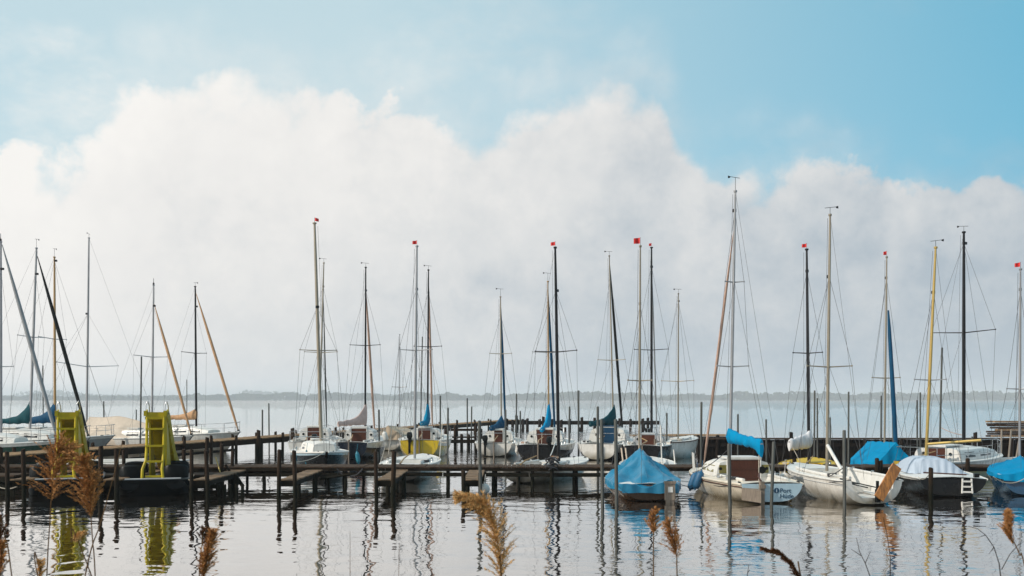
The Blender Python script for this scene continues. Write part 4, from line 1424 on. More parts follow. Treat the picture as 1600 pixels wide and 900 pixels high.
# ------------------------------------------------------------------ steel mooring poles
MG = 'thin mooring poles standing in the water'
poles = [
    (410, 640, 55, .045, 'shorter of two thin poles at the far end of the pale pier', 0), (420, 630, 57, .041, 'taller of two thin poles at the far end of the pale pier', 0),
    (162, 627, 60, .043, 'dark pole rising behind the grey-hulled boat railing', 0), (213, 640, 75, .046, 'stub of a pole behind the cream boom tent', 0),
    (67, 571, 55, .03, 'tall hair-thin pole just left of the tan mast', 0), (292, 593, 60, .025, 'hair-thin pole beside the black mast with tan covers', 0),
    (221, 557, 49, .04, 'slim dark pole left of the clear yellow slide', -3),
    (592, 640, 48, .046, 'grey pole left of the yellow boat, beside the pink furled sail', 0), (688, 618, 53, .043, 'tall grey pole at the right shoulder of the yellow boat', 0),
    (700, 637, 46.5, .043, 'grey pole standing close in front of the yellow boat', 0), (660, 526, 60, .035, 'slim tilted black pole between the grey and black masts over the yellow boat', -4),
    (730, 622, 60, .043, 'taller of two poles in the gap right of the yellow boat', 0), (737, 635, 62, .043, 'shorter of two poles in the gap right of the yellow boat', 0),
    (749, 657, 28.2, .046, 'thick grey pole in front of the jetty beside a finger pier', 0), (790, 640, 47, .043, 'grey pole at the right side of the folded blue cover boat', 0),
    (807, 615, 58, .043, 'tall pole left of the black-hulled boat', 0), (813, 642, 56, .043, 'short pole left of the black-hulled boat', 0),
    (890, 635, 47.5, .043, 'shorter pole at the right flank of the black-hulled boat', 0), (904, 610, 50, .046, 'tall dark pole right of the black-hulled boat', 0),
    (934, 635, 34.6, .043, 'grey pole just behind the jetty, thinnest of the three left of the tarpaulin', 0), (940, 655, 26.2, .046, 'middle of three grey poles left of the blue tarpaulin boat', 0),
    (962, 655, 25.8, .046, 'thick grey pole touching the left side of the blue tarpaulin boat', 0), (1042, 645, 48, .041, 'thin pole beside the open white boat', 0),
    (1096, 628, 36, .041, 'tall dark pole left of the leaning pink furled sail', 0), (1153, 647, 49, .046, 'pole behind the bright blue boom cover', 0),
    (1197, 655, 46, .041, 'pole alone before the breakwater right of the bright blue boom cover', 0), (1139, 693, 25.9, .046, 'thick grey post in front of the boat lettered Port Hüde', 0),
    (1209, 690, 26.3, .045, 'slanting slim stake in front of the lettered stern', -5), (1273, 610, 49, .043, 'taller of twin poles right of the black mast with white sail', 0),
    (1277, 622, 49.4, .041, 'shorter of twin poles right of the black mast with white sail', 0), (1297, 652, 48, .041, 'pole just right of the open dinghy mast', 0),
    (1326, 612, 47, .043, 'tall pole at the left edge of the blue ridge tent', 0), (1319, 672, 25.9, .046, 'dark wet post in front of the open white dinghy', 0),
    (1377, 618, 48, .041, 'pole just left of the mast at the blue ridge tent', 0), (1395, 652, 48.5, .041, 'pole behind the deep blue furled sail by the ridge tent', 0),
    (1433, 625, 49, .043, 'shorter of twin poles left of the gold mast', 0), (1438, 613, 49.4, .043, 'taller of twin poles left of the gold mast', 0),
    (1472, 543, 40, .04, 'slender dark pole between the gold and black masts', -6), (1519, 682, 50, .046, 'stub post on the breakwater right of the black cruiser mast', 0),
]
for px, tp, Yp, r, lab, lean in poles:
    top = at(px, tp, Yp)
    foot = Vector((X(px + lean, Yp) + (random.uniform(-.05, .05) if not lean else 0), Yp + random.uniform(-.06, .06), -1.0))
    mb = MB().tube([foot, foot.lerp(top, .5), top - Vector((0, 0, .03)), top], [r, r, r, r * .75], 8)
    o = mb.build('mooring_pole', 'pole', None, 45)
    tag(o, lab, 'pole', MG)
o = post(None, X(1454.5, 27), 27, Z(731, 27), .062, 'wood', name='mooring_post', n=12)
tag(o, 'stout brown timber post in front of the blue-grey cockpit cover', 'post', 'dark timber mooring posts')
o = post(None, X(1031, 33), 33, Z(752, 33), .09, 'wood', name='mooring_post')
tag(o, 'short dark post behind the blue tarpaulin boat', 'post', 'dark timber mooring posts')
for px, tp in ((457, 669), (404, 672)):
    o = post(None, X(px, 50), 50, Z(tp, 50), .1, 'wood', name='mooring_post')
    tag(o, {457: 'tall dark post in front of the white boat with stern ladder', 404: 'dark post on the pale pier before its far end'}[px], 'post', 'dark timber mooring posts')

# ------------------------------------------------------------------ mooring ropes
rope(W(rP, hP.sheer(.72, -1, 0, -.05)), at(1140, 700, 25.95), .12, 'darkrope', .012, 'dark rope from the cream bow to the thick grey post')
rope(W(rD, hD.sheer(.94, -1, 0, -.28)), at(1319, 730, 25.95), .28, 'darkrope', .013, 'lower dark rope from the dinghy bow to the wet post')
rope(W(rD, hD.sheer(.70, -1, 0, -.16)), at(1319, 752, 25.95), .10, 'darkrope', .012, 'upper dark rope along the open dinghy side')
rope(W(rB, hB.sheer(.3, 1, 0, -.05)), at(1086, 757, 29.5), .08, 'darkrope', .01, 'thin rope from the blue tarpaulin boat to the blue fenders')
rope(W(pB, (-1.05, -1.7, .42)), at(-20, 748, 29), .25, 'rope', .014, 'slack pale rope from the reed-hidden pedal boat to the left')
rope(W(pA, (1.0, -1.7, .42)), at(303, 742, 28.4), .06, 'rope', .014, 'pale rope from the clear pedal boat to the post pair')
rope(at(1470, 668, 45), at(1506, 680, 37.4), .05, 'c_rust', .014, 'reddish line slung to the black cruiser mast')
rope(at(604, 690, 49), at(590, 735, 32), .05, 'rope', .012, 'pale line from the pink cover boat to the jetty')
rope(at(691, 660, 49), at(687, 716, 37), .02, 'rope', .018, 'pale line running down from the yellow boat pole')
rope(at(612, 668, 52), at(607, 712, 37), .02, 'rope', .018, 'pale line below the beige tarpaulin dinghy')
rope(at(1552, 745, 28), at(1600, 748, 28.5), .15, 'rope', .013, 'pale rope between the black stern and the blue covered boat')

c = at(547, 733, 32.5)
o = MB().tube([c + Vector((.42 * math.cos(q) * (1 + .1 * math.sin(3 * q)), .03 * math.sin(2 * q) - .08, .24 * math.sin(q) + .02)) for q in [PI + PI * i / 14 for i in range(15)]], .022, 5).build('rope_loop', 'darkrope', None, 60)
tag(o, 'dark rope loop slung under the jetty edge below the pale blue cabin boat', 'rope')
fender(at(757, 764, 29.5), .16, .3, 'fenderwhite', 'round white float under the finger pier by the thick grey pole', 0, True)
for k, (pa, pya, pb, pyb) in enumerate(((-6, 722, 30, 758), (188, 752, 232, 730), (352, 726, 372, 758), (126, 730, 158, 733), (500, 748, 548, 741))):
    o = MB().tube([at(pa, pya, 31.9), at(pb, pyb, 32.1)], .045, 5).build('loose_timber', 'wood', None, 0)
    tag(o, ['slanting dark timber at the left frame edge under the jetty', 'slanting dark timber between clear pedal boat and jetty', 'slanting dark timber by the water gap right of the pedal boats',
            'short dark cross timber between the pedal boats', 'dark cross timber under the jetty below the pale blue cabin boat'][k], 'timber')

rope(W(rP, hP.sheer(.45, -1, -.01, -.04)), W(rP, hP.sheer(.12, -1, -.02, -.10)), .10, 'darkrope', .011, 'dark line drooping along the cream topsides of the lettered boat')
rope(W(rP, hP.sheer(.02, 1, .1, .02)), at(1240, 733, 32.5), .05, 'rope', .011, 'pale rope from the lettered stern to the jetty behind')
rope(W(rC, hC.sheer(.05, -1, .05, .02)), at(1454, 738, 27.0), .12, 'rope', .012, 'rope from the black stern to the stout brown post')
rope(W(rB, hB.sheer(.1, -1, 0, -.06)), at(962, 742, 25.8), .10, 'darkrope', .011, 'line from the blue tarpaulin boat to the thick grey pole')
rope(W(rY, hY.sheer(.02, 1, .05, .0)), at(700, 690, 46.5), .08, 'rope', .013, 'line from the yellow stern to the grey pole in front of it')
rope(W(rN, hN.sheer(.96, 0, 0, .05)), at(461, 722, 32.7), .10, 'rope', .012, 'bow line of the pale blue cabin boat to the jetty')
rope(at(815, 690, 47), at(808, 712, 47), .05, 'rope', .013, 'short line at the left corner of the black-hulled boat')
rope(at(868, 690, 46.8), at(860, 712, 40), .04, 'fenderwhite', .022, 'white line hanging from the black stern towards the orange boom')

# ------------------------------------------------------------------ reeds and twigs in the foreground
RG = 'dry reeds on the near bank'


def bank_z(y):
    return 1.15 - .14 * y


def reed(pts_px, Y, plume, label, m='plume', bend=1, n=60, seed=0, rs=.0045, blen=.16, width=1.0, foot_px=None):
    """pts_px stalk picture points from the frame bottom up to the plume foot; plume: picture points along its axis"""
    rnd = random.Random(seed)
    p = [at(a, b, Y) for a, b in pts_px]
    foot = p[0] + (p[0] - p[-1]).normalized() * .9 if len(p) > 1 else p[0] - Vector((0, 0, .9))
    foot.z = bank_z(Y) - .05
    st = [foot] + p
    ax = [at(a, b, Y) for a, b in plume] if plume else []
    root = empty('reed', (foot.x, foot.y, foot.z))
    tag(root, label, 'reed', RG)
    off = Vector((foot.x, foot.y, foot.z))
    full = [q - off for q in st + ax]
    # smooth
    def cr(P, t):
        n_ = len(P) - 1
        f = t * n_
        i = min(int(f), n_ - 1)
        u = f - i
        p0, p1, p2, p3 = P[max(i - 1, 0)], P[i], P[i + 1], P[min(i + 2, n_)]
        return .5 * ((2 * p1) + (p2 - p0) * u + (2 * p0 - 5 * p1 + 4 * p2 - p3) * u * u + (3 * p1 - p0 - 3 * p2 + p3) * u ** 3)
    ns = 24
    pts = [cr(full, i / ns) for i in range(ns + 1)]
    MB().tube(pts, [lerp(rs, rs * .35, i / ns) for i in range(ns + 1)], 6).build('stalk', 'stalk', root, 60)
    if ax:
        A_ = [q - off for q in ax]
        br = MB()
        n = int(n * 1.25)
        for k in range(n):
            t = (k + rnd.random()) / n
            t = t ** .9
            c = cr(A_, min(.999, t))
            d = (cr(A_, min(1, t + .05)) - cr(A_, max(0, t - .05))).normalized()
            ang = rnd.random() * 2 * PI
            u = d.orthogonal().normalized()
            v = d.cross(u)
            outw = (u * math.cos(ang) + v * math.sin(ang))
            ln = blen * (1.05 - .72 * t) * rnd.uniform(.55, 1.15)
            spread = rnd.uniform(.2, .95) * width
            dirn = (d * 1.0 + outw * spread).normalized()
            q = c.copy()
            bp_ = [q.copy()]
            segs = 6
            for s in range(segs):
                dirn = (dirn + Vector((bend * .10, 0, -.17)) * (s / segs) * 1.1).normalized()
                q = q + dirn * ln / segs
                bp_.append(q.copy())
            br.tube(bp_, [.0013 * (1 - .6 * i / segs) for i in range(segs + 1)], 3, cap=False)
            for s in range(1, segs + 1):
                for _ in range(7):
                    b0 = bp_[s].lerp(bp_[s - 1], rnd.random())
                    dd = (dirn + Vector((rnd.uniform(-.7, .7), rnd.uniform(-.7, .7), rnd.uniform(-.6, .5)))).normalized()
                    sd = dd.cross(Vector((rnd.uniform(-1, 1), rnd.uniform(-1, 1), rnd.uniform(-1, 1)))).normalized()
                    l = rnd.uniform(.012, .026)
                    w = rnd.uniform(.0012, .0027)
                    br.add([b0, b0 + dd * l * .5 + sd * w, b0 + dd * l, b0 + dd * l * .5 - sd * w], [(0, 1, 2, 3)])
        br.build('plume', m, root, 0)
    return root


reed([(73, 905), (77, 830), (80, 782)], 6.2, [(80, 782), (82, 745), (86, 715), (95, 702), (110, 704)], 'brown drooping reed plume in front of the left yellow slide', 'plume', .4, 120, 1, blen=.20, width=1.7)
reed([(149, 905), (145, 850), (142, 805)], 6.0, [(142, 808), (141, 775), (138, 748), (131, 722)], 'upright brown reed plume on the right of the drooping one', 'plume', .1, 120, 2, blen=.20, width=1.1)
reed([(132, 905), (158, 815), (180, 735), (191, 690)], 6.5, None, 'bare slanting reed stalk crossing between the two pedal boats', seed=3, rs=.0055)
reed([(128, 860), (112, 842)], 6.3, [(112, 846), (120, 838), (130, 832)], 'small golden reed tuft low beside the slanting stalk', 'plumegold', .5, 22, 4, blen=.05)
reed([(19, 905), (8, 840), (1, 808)], 5.6, [(1, 850), (0, 835), (-2, 812)], 'dark reed stalk leaning out at the left frame edge', 'plumedark', -1, 20, 5, blen=.1)
reed([(64, 905), (54, 872)], 5.8, [(60, 905), (62, 890), (64, 878)], 'short broken reed stub with pale tuft near the left corner', 'plumegold', .3, 16, 6, blen=.06)
reed([(318, 905), (322, 880)], 5.6, [(317, 905), (322, 870), (331, 836)], 'reed plume rising alone at the lower frame edge below the pedal boats', 'plume', .3, 80, 7, blen=.12, width=.8)
reed([(311, 905), (316, 850), (318, 822)], 5.9, [(315, 850), (317, 838), (318, 828)], 'thin dark seed head beside the lone lower plume', 'plumedark', 0, 12, 8, blen=.05)
reed([(784, 905), (781, 880)], 5.4, [(783, 905), (778, 850), (768, 812), (752, 790), (722, 776)], 'large golden reed plume bending left at bottom centre', 'plumegold', -.5, 170, 9, blen=.16, width=1.15)
reed([(547, 905), (547, 830)], 6.5, None, 'short bare stalk left of bottom centre', seed=10, rs=.0025)
reed([(623, 905), (624, 850)], 6.8, None, 'short bare stalk with bent tip near bottom centre', seed=11, rs=.0025)
reed([(1021, 905), (1021, 850), (1021, 832)], 6.8, [(1021, 835), (1020, 820), (1023, 800)], 'small round reed head below the blue tarpaulin boat', 'plume', .6, 34, 12, blen=.10, width=1.1)
reed([(1058, 905), (1058, 880), (1056, 862)], 6.4, [(1057, 870), (1053, 845), (1044, 818)], 'ragged brown reed head right of the small round one', 'plume', -.6, 50, 13, blen=.13, width=1.1)
reed([(1252, 905), (1250, 898)], 6.0, [(1252, 905), (1238, 882), (1218, 864), (1195, 857)], 'dark arched reed plume below the open dinghy', 'plumedark', -.8, 60, 14, blen=.07, width=.4)
reed([(1606, 905), (1594, 868), (1583, 845)], 5.8, [(1583, 850), (1577, 832), (1576, 805)], 'brown reed plume near the right frame edge', 'plume', .2, 46, 15, blen=.11, width=.6)
reed([(0, 905), (2, 880)], 5.3, [(0, 905), (1, 880), (3, 850)], 'reed plume sliver at the very left frame edge', 'plume', .3, 30, 16, blen=.08)


def twig(paths, Y, label, r=.004):
    off = at(*paths[0][0], Y)
    off = Vector((off.x, Y, bank_z(Y) - .05))
    mb = MB()
    for i, pth in enumerate(paths):
        P = [at(a, b, Y + .05 * i) - off for a, b in pth]
        if i == 0:
            P = [Vector((P[0].x, 0, 0))] + P
        mb.tube(P, [lerp(r, r * .35, k / (len(P) - 1)) * (1 if i == 0 else .7) for k in range(len(P))], 5)
    o = mb.build('twig', 'twig', None, 60, loc=off)
    tag(o, label, 'twig', 'bare twigs on the near bank')


twig([[(1564, 905), (1561, 880), (1553, 855), (1540, 836), (1527, 826), (1512, 822)], [(1553, 855), (1545, 866)], [(1565, 890), (1578, 866), (1590, 852), (1600, 846)], [(1540, 836), (1528, 840)]], 5.8, 'dark branching twig arching near the right frame edge')
twig([[(1361, 905), (1352, 880), (1343, 862), (1338, 840)], [(1345, 868), (1336, 862), (1330, 858)], [(1352, 880), (1360, 862)]], 6.1, 'bare forked twig below the open dinghy')
twig([[(1391, 905), (1391, 870), (1386, 835), (1380, 808)]], 6.3, 'single upright twig right of the forked one')
twig([[(1167, 905), (1170, 882)], [(1168, 895), (1172, 890)]], 6.0, 'tiny twig tip at the frame bottom')

# ------------------------------------------------------------------ ground, water, far shore
mb = MB()
ys = [-60, -20, -6, 0, 3, 6, 8, 10, 14]
xs = [-90 + 6 * i for i in range(31)]
g = []
for y in ys:
    for x in xs:
        z = 1.15 if y < 0 else max(-1.2, bank_z(y))
        g.append((x, y, z + .06 * mnoise.noise(Vector((x * .3, y * .4, 0)))))
nx = len(xs)
mb.add(g, [(j * nx + i, j * nx + i + 1, (j + 1) * nx + i + 1, (j + 1) * nx + i) for j in range(len(ys) - 1) for i in range(nx - 1)])
tag(mb.build('ground', 'bank', None, 60), kind='structure')

wm = bpy.data.materials.new('lake_water')
t, b = nt_of(wm)
N, L = t.nodes, t.links
b.inputs['Base Color'].default_value = (0.022, 0.016, 0.010, 1)
b.inputs['Roughness'].default_value = 0.03
b.inputs['IOR'].default_value = 1.6
b.inputs['Specular IOR Level'].default_value = 0.5
tc = N.new('ShaderNodeTexCoord')


def wnoise(sx, sy, scale, detail, rough=.5, off=0):
    mp = N.new('ShaderNodeMapping')
    mp.inputs['Scale'].default_value = (sx, sy, 1)
    mp.inputs['Location'].default_value = (off, off * .7, 0)
    L.new(tc.outputs['Object'], mp.inputs['Vector'])
    n = N.new('ShaderNodeTexNoise')
    n.inputs['Scale'].default_value = scale
    n.inputs['Detail'].default_value = detail
    n.inputs['Roughness'].default_value = rough
    L.new(mp.outputs[0], n.inputs['Vector'])
    return n.outputs['Fac']


def mth(op, a, b2=None, c=None):
    n = N.new('ShaderNodeMath')
    n.operation = op
    for i, v in enumerate((a, b2, c)):
        if v is None: continue
        if isinstance(v, (int, float)):
            n.inputs[i].default_value = v
        else:
            L.new(v, n.inputs[i])
    return n.outputs[0]


n1 = wnoise(.9, 1.0, 1.15, 2.0, .45)
n2 = wnoise(.75, 1.5, 3.4, 2.0, .5, 5)
n3 = wnoise(.10, .35, 1.0, 3.0, .6, 11)        # patches of wind on the water
sep = N.new('ShaderNodeSeparateXYZ')
L.new(tc.outputs['Object'], sep.inputs[0])
far = N.new('ShaderNodeMapRange')
far.inputs['From Min'].default_value = 44; far.inputs['From Max'].default_value = 130
far.inputs['To Min'].default_value = 0.0; far.inputs['To Max'].default_value = 1.0
L.new(sep.outputs['Y'], far.inputs['Value'])
pat = N.new('ShaderNodeMapRange')
pat.inputs['From Min'].default_value = .46; pat.inputs['From Max'].default_value = .66
pat.inputs['To Min'].default_value = .08; pat.inputs['To Max'].default_value = 1.0
L.new(n3, pat.inputs['Value'])
amp = mth('ADD', pat.outputs[0], mth('MULTIPLY', far.outputs[0], 11.0))
hgt = mth('ADD', mth('MULTIPLY', n1, .9), mth('MULTIPLY', mth('MULTIPLY', n2, amp), .42))
bp_ = N.new('ShaderNodeBump')
bp_.inputs['Strength'].default_value = 1.0
bp_.inputs['Distance'].default_value = 0.026
L.new(hgt, bp_.inputs['Height'])
L.new(bp_.outputs[0], b.inputs['Normal'])
gl = N.new('ShaderNodeBsdfGlossy')          # silvery sheen of the calm surface, stronger the flatter one looks along it
gl.inputs['Roughness'].default_value = 0.02
gl.inputs['Color'].default_value = (.97, .945, .925, 1)
L.new(bp_.outputs[0], gl.inputs['Normal'])
lw = N.new('ShaderNodeLayerWeight')
lw.inputs['Blend'].default_value = .5
wmix = N.new('ShaderNodeMixShader')
L.new(mth('POWER', lw.outputs['Facing'], 2.4), wmix.inputs['Fac'])
L.new(b.outputs[0], wmix.inputs[1])
L.new(gl.outputs[0], wmix.inputs[2])
L.new(wmix.outputs[0], N['Material Output'].inputs['Surface'])
mb = MB().add([(-6000, 4, 0), (6000, 4, 0), (6000, 2700, 0), (-6000, 2700, 0)], [(0, 1, 2, 3)])
tag(mb.build('water', wm, None, 0), kind='structure')

# far shore: a flat land sheet, then trees as one mass
mb = MB().add([(-9000, 2585, -.6), (9000, 2585, -.6), (9000, 2600, .5), (-9000, 2600, .5), (9000, 12000, 3), (-9000, 12000, 3)], [(0, 1, 2, 3), (3, 2, 4, 5)])
tag(mb.build('terrain', 'shore', None, 0), kind='structure')


def treeline(Y, x0, x1, hfun, n, leaf, seed, name='far_treeline', depth=60):
    rnd = random.Random(seed)
    mb = MB()
    for k in range(n):
        x = rnd.uniform(x0, x1)
        hh = hfun(x)
        z = hh * rnd.random() ** .75
        s = leaf * rnd.uniform(.5, 1.25)
        c = Vector((x, Y + rnd.uniform(0, depth), z * 1.0))
        a = Vector((rnd.uniform(-1, 1), rnd.uniform(-.5, .5), rnd.uniform(-.6, .6))).normalized()
        b2 = a.cross(Vector((rnd.uniform(-.4, .4), 1, rnd.uniform(-.4, .4)))).normalized()
        mb.add([c - a * s, c - b2 * s * .8, c + a * s, c + b2 * s * .8], [(0, 1, 2, 3)])
    return mb.build(name, 'trees', None, 0)


def nz(x, f, s):
    return mnoise.noise(Vector((x * f, s, 0)))


def h1(x):
    px = 800 + x / 2605 * F
    x = x * .56
    base = 8.2 + 4.2 * nz(x, .006, 1) + 5.5 * nz(x, .025, 7) + 4.0 * nz(x, .10, 3)
    if px > 1050: base += 1.2
    if px > 1480: base += 3.0 * min(1, (px - 1480) / 60)
    if px < 360: base -= 2.0
    if 440 < px < 640: base += 1.5
    if 490 < px < 512: base += 7 * (1 - abs(px - 501) / 11)
    if 860 < px < 1000: base += 2.5 * math.sin((px - 860) / 140 * PI)
    return max(4.5, base * 1.75)


tl1 = treeline(2605, -2000, 2000, h1, 16000, 4.4, 4)
tag(tl1, 'hazy dark line of trees along the far shore', 'treeline', kind='stuff')


def h2(x):
    px = 800 + x / 4300 * F
    x = x * .58
    b = 11 + 8 * nz(x, .004, 21) + 6 * nz(x, .02, 5)
    if 20 < px < 110: b += 9
    if 365 < px < 460: b += 9
    if 1280 < px < 1480: b += 3
    return max(5, b * 1.7)


tl2 = treeline(4300, -3300, 3300, h2, 9000, 7.5, 9, depth=200)
tag(tl2, 'paler second line of woods rising behind the far shore trees', 'treeline', kind='stuff')

# ------------------------------------------------------------------ haze
hz = bpy.data.materials.new('haze_air')
hz.use_nodes = True
t = hz.node_tree
t.nodes.clear()
out = t.nodes.new('ShaderNodeOutputMaterial')
pv = t.nodes.new('ShaderNodeVolumePrincipled')
pv.inputs['Color'].default_value = (0.89, 0.94, 1.0, 1)
pv.inputs['Density'].default_value = 0.00029
pv.inputs['Anisotropy'].default_value = 0.0
t.links.new(pv.outputs[0], out.inputs['Volume'])
mb = MB().box((0, 2960, 21), (14000, 6000, 54))
o = mb.build('haze', hz, None, 0)
o.location = (0, 0, 0)
tag(o, kind='stuff')

# ------------------------------------------------------------------ sun and sky
SUN_EL = math.radians(38)
sx, sy = -.9, -.36                      # direction towards the sun in plan: left, a little beyond the boats
nrm = math.hypot(sx, sy); sx /= nrm; sy /= nrm
sd = Vector((sx * math.cos(SUN_EL), sy * math.cos(SUN_EL), math.sin(SUN_EL)))
li = bpy.data.lights.new('sun', 'SUN')
li.energy = 3.8
li.angle = math.radians(0.6)
li.color = (1.0, .91, .79)
lo_ = bpy.data.objects.new('sun', li)
COL.objects.link(lo_)
lo_.rotation_euler = sd.to_track_quat('Z', 'Y').to_euler()

wd = bpy.data.worlds.new('World')
SC.world = wd
wd.use_nodes = True
t = wd.node_tree
t.nodes.clear()
N, L = t.nodes, t.links
wo = N.new('ShaderNodeOutputWorld')
sky = N.new('ShaderNodeTexSky')
sky.sky_type = 'NISHITA'
sky.sun_disc = False
sky.sun_elevation = SUN_EL
sky.sun_rotation = math.atan2(sx, sy)
sky.air_density = 1.0
sky.dust_density = 1.2
sky.ozone_density = 2.0
bs = N.new('ShaderNodeBackground')
bs.inputs['Strength'].default_value = 0.13
tc = N.new('ShaderNodeTexCoord')
sep = N.new('ShaderNodeSeparateXYZ')
L.new(tc.outputs['Generated'], sep.inputs[0])


def mr(v, a, b2, c, d, clamp=True, smooth=False):
    n = N.new('ShaderNodeMapRange')
    n.clamp = clamp
    if smooth:
        n.interpolation_type = 'SMOOTHSTEP'
    for nm, q in (('From Min', a), ('From Max', b2), ('To Min', c), ('To Max', d)):
        n.inputs[nm].default_value = q
    L.new(v, n.inputs['Value'])
    return n.outputs[0]


az = mth('ARCTAN2', sep.outputs['X'], sep.outputs['Y'])
horiz = mth('SQRT', mth('ADD', mth('MULTIPLY', sep.outputs['X'], sep.outputs['X']), mth('MULTIPLY', sep.outputs['Y'], sep.outputs['Y'])))
el = mth('ARCTAN2', sep.outputs['Z'], horiz)


def snoise(scale, detail, rough, off=(0, 0, 0), sc=(1, 1, 1)):
    mp = N.new('ShaderNodeMapping')
    mp.inputs['Location'].default_value = off
    mp.inputs['Scale'].default_value = sc
    L.new(tc.outputs['Generated'], mp.inputs['Vector'])
    n = N.new('ShaderNodeTexNoise')
    n.inputs['Scale'].default_value = scale
    n.inputs['Detail'].default_value = detail
    n.inputs['Roughness'].default_value = rough
    L.new(mp.outputs[0], n.inputs['Vector'])
    return n.outputs['Fac']


# top edge of the cloud bank by compass bearing
edge = [(-500, 330), (-200, 300), (0, 246), (90, 240), (140, 200), (170, 150), (210, 112), (300, 96), (390, 100), (470, 124), (530, 152), (620, 152), (668, 166), (700, 192), (770, 186),
        (830, 160), (890, 125), (960, 110), (1020, 118), (1050, 170), (1075, 230), (1110, 262), (1160, 264), (1215, 262), (1240, 248), (1280, 240), (1330, 250), (1385, 272), (1405, 306), (1440, 302),
        (1520, 288), (1600, 280), (1750, 290), (2000, 340)]
fc = N.new('ShaderNodeFloatCurve')
A0, A1 = -.9, .9
cv = fc.mapping.curves[0]
pts = []
for px, py in edge:
    a = math.atan((px - 800) / F)
    e = math.atan((HY - py) / math.hypot(F, px - 800))
    pts.append(((a - A0) / (A1 - A0), e / .5))
pts = [(0, .35)] + pts + [(1, .4)]
while len(cv.points) < len(pts):
    cv.points.new(.5, .5)
for p_, (u, v) in zip(cv.points, pts):
    p_.location = (u, v)
    p_.handle_type = 'AUTO_CLAMPED'
fc.mapping.update()
L.new(mr(az, A0, A1, 0, 1), fc.inputs['Value'])
edge_el = mth('MULTIPLY', fc.outputs[0], .5)
big = snoise(7, 3, .5, (3, 1, 2))
mid_ = snoise(16, 4, .55, (6, 2, 5))
fine = snoise(38, 9, .66, (1, 7, 2))
nzc = N.new('ShaderNodeTexNoise'); nzc.inputs['Scale'].default_value = 12; nzc.inputs['Detail'].default_value = 4
L.new(tc.outputs['Generated'], nzc.inputs['Vector'])


def puffs(scale, warp):
    vw = N.new('ShaderNodeVectorMath'); vw.operation = 'MULTIPLY_ADD'
    L.new(nzc.outputs['Color'], vw.inputs[0]); vw.inputs[1].default_value = (warp, warp, warp); L.new(tc.outputs['Generated'], vw.inputs[2])
    vo = N.new('ShaderNodeTexVoronoi'); vo.feature = 'F1'; vo.inputs['Scale'].default_value = scale
    L.new(vw.outputs[0], vo.inputs['Vector'])
    return mth('SUBTRACT', .5, vo.outputs['Distance'])


puff = mth('ADD', mth('MULTIPLY', puffs(13, .10), .6), mth('MULTIPLY', puffs(31, .07), .32))
wob = mth('ADD', mth('MULTIPLY', mth('SUBTRACT', big, .5), .05), mth('MULTIPLY', mth('SUBTRACT', fine, .5), .046))
wob = mth('ADD', wob, mth('MULTIPLY', mth('SUBTRACT', mid_, .5), .035))
wob = mth('ADD', wob, mth('MULTIPLY', puff, .062))
dist = mth('ADD', mth('SUBTRACT', edge_el, el), wob)            # positive inside the bank
soft = mr(snoise(6, 3, .5, (9, 2, 4)), .42, .66, .008, .05)
mn = N.new('ShaderNodeMapRange'); mn.interpolation_type = 'SMOOTHSTEP'
L.new(dist, mn.inputs['Value'])
mn.inputs['From Min'].default_value = -.006
L.new(soft, mn.inputs['From Max'])
bank = mn.outputs[0]
# thin wisps above, more of them to the left
wis = mr(snoise(5.5, 8, .62, (2.3, 4.1, .6), (1, 1, 1.8)), .48, .80, 0, 1, True, True)
leftness = mr(az, -.5, .2, .8, .22)
veil = mth('MULTIPLY', mr(dist, -.075, .01, 0, .42, True, True), mr(snoise(8, 7, .6, (4, 9, 3), (1, 1, 1.5)), .38, .66, 0, 1))
wisp = mth('MAXIMUM', mth('MULTIPLY', wis, leftness), veil)
# unseen broken cloud behind the camera and overhead, added for neutral fill light
aback = mr(mth('ABSOLUTE', az), .95, 1.3, 0, 1)
cloudmask = mth('MAXIMUM', mth('MAXIMUM', bank, wisp), mth('MULTIPLY', mth('MULTIPLY', aback, .85), mr(snoise(2.5, 5, .55, (8, 3, 1)), .36, .58, 0, 1)))
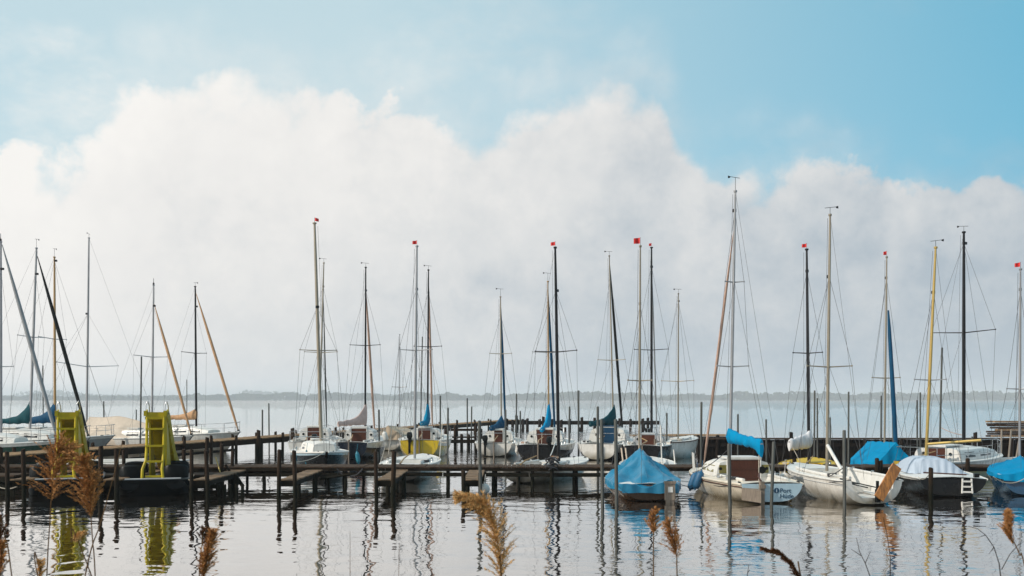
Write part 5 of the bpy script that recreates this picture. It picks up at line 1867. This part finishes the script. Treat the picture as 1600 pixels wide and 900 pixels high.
# cloud brightness: bright crest and left side, greyer low and to the right
ww = snoise(4, 6, .55, (5, 5, 1), (1, 1, 1.6))
crest = mr(dist, .0, .30, 1.0, 0.0)
shade = mth('ADD', mth('MULTIPLY', crest, .50), mth('MULTIPLY', ww, .55))
shade = mth('ADD', shade, mth('MULTIPLY', mth('MULTIPLY', puff, crest), .6))
shade = mth('ADD', shade, mth('MULTIPLY', mth('SUBTRACT', fine, .5), .45))
shade = mth('ADD', shade, mr(el, .0, .2, .09, .0))
shade = mth('SUBTRACT', shade, mth('MULTIPLY', aback, .30))
shade = mth('ADD', shade, mr(az, -.45, .5, .24, -.72))
cr = N.new('ShaderNodeValToRGB')
el_ = cr.color_ramp.elements
el_[0].position = 0.0; el_[0].color = (0.44, 0.51, 0.57, 1)
el_[1].position = 1.0; el_[1].color = (0.95, 0.93, 0.895, 1)
e = cr.color_ramp.elements.new(.35); e.color = (0.71, 0.725, 0.73, 1)
e = cr.color_ramp.elements.new(.62); e.color = (0.85, 0.84, 0.82, 1)
L.new(shade, cr.inputs['Fac'])
bc = N.new('ShaderNodeBackground')
bc.inputs['Strength'].default_value = 1.0
L.new(cr.outputs[0], bc.inputs['Color'])
# blue of the clear sky: nishita tinted paler towards the left
pal = N.new('ShaderNodeMix'); pal.data_type = 'RGBA'
L.new(mr(az, -.15, .5, 0, 1), pal.inputs['Factor'])
pal.inputs['A'].default_value = (4.9, 6.3, 6.55, 1)
pal.inputs['B'].default_value = (1.05, 3.9, 5.3, 1)
mixc = N.new('ShaderNodeMix'); mixc.data_type = 'RGBA'
mixc.inputs['Factor'].default_value = .78
L.new(sky.outputs[0], mixc.inputs['A'])
L.new(pal.outputs['Result'], mixc.inputs['B'])
L.new(mixc.outputs['Result'], bs.inputs['Color'])
ms = N.new('ShaderNodeMixShader')
L.new(cloudmask, ms.inputs['Fac'])
L.new(bs.outputs[0], ms.inputs[1])
L.new(bc.outputs[0], ms.inputs[2])
L.new(ms.outputs[0], wo.inputs['Surface'])

# ------------------------------------------------------------------ camera and render settings
cam = bpy.data.cameras.new('camera')
cam.sensor_width = 36
cam.lens = 35
cam.shift_y = (HY - 450) / 1600
cam.clip_end = 20000
cam.clip_start = .1
cam.dof.use_dof = True
cam.dof.focus_distance = 32
cam.dof.aperture_fstop = 4.5
co = bpy.data.objects.new('camera', cam)
COL.objects.link(co)
co.location = (0, 0, H)
co.rotation_euler = (PI / 2, 0, 0)
SC.camera = co
SC.view_settings.view_transform = 'Standard'
SC.view_settings.look = 'None'
SC.view_settings.exposure = 0.0
SC.view_settings.gamma = 1.0
SC.view_settings.use_curve_mapping = False
SC.render.engine = 'CYCLES'
SC.cycles.use_denoising = True
SC.cycles.max_bounces = 8
SC.cycles.volume_bounces = 1
SC.cycles.use_adaptive_sampling = True
SC.cycles.adaptive_threshold = 0.01
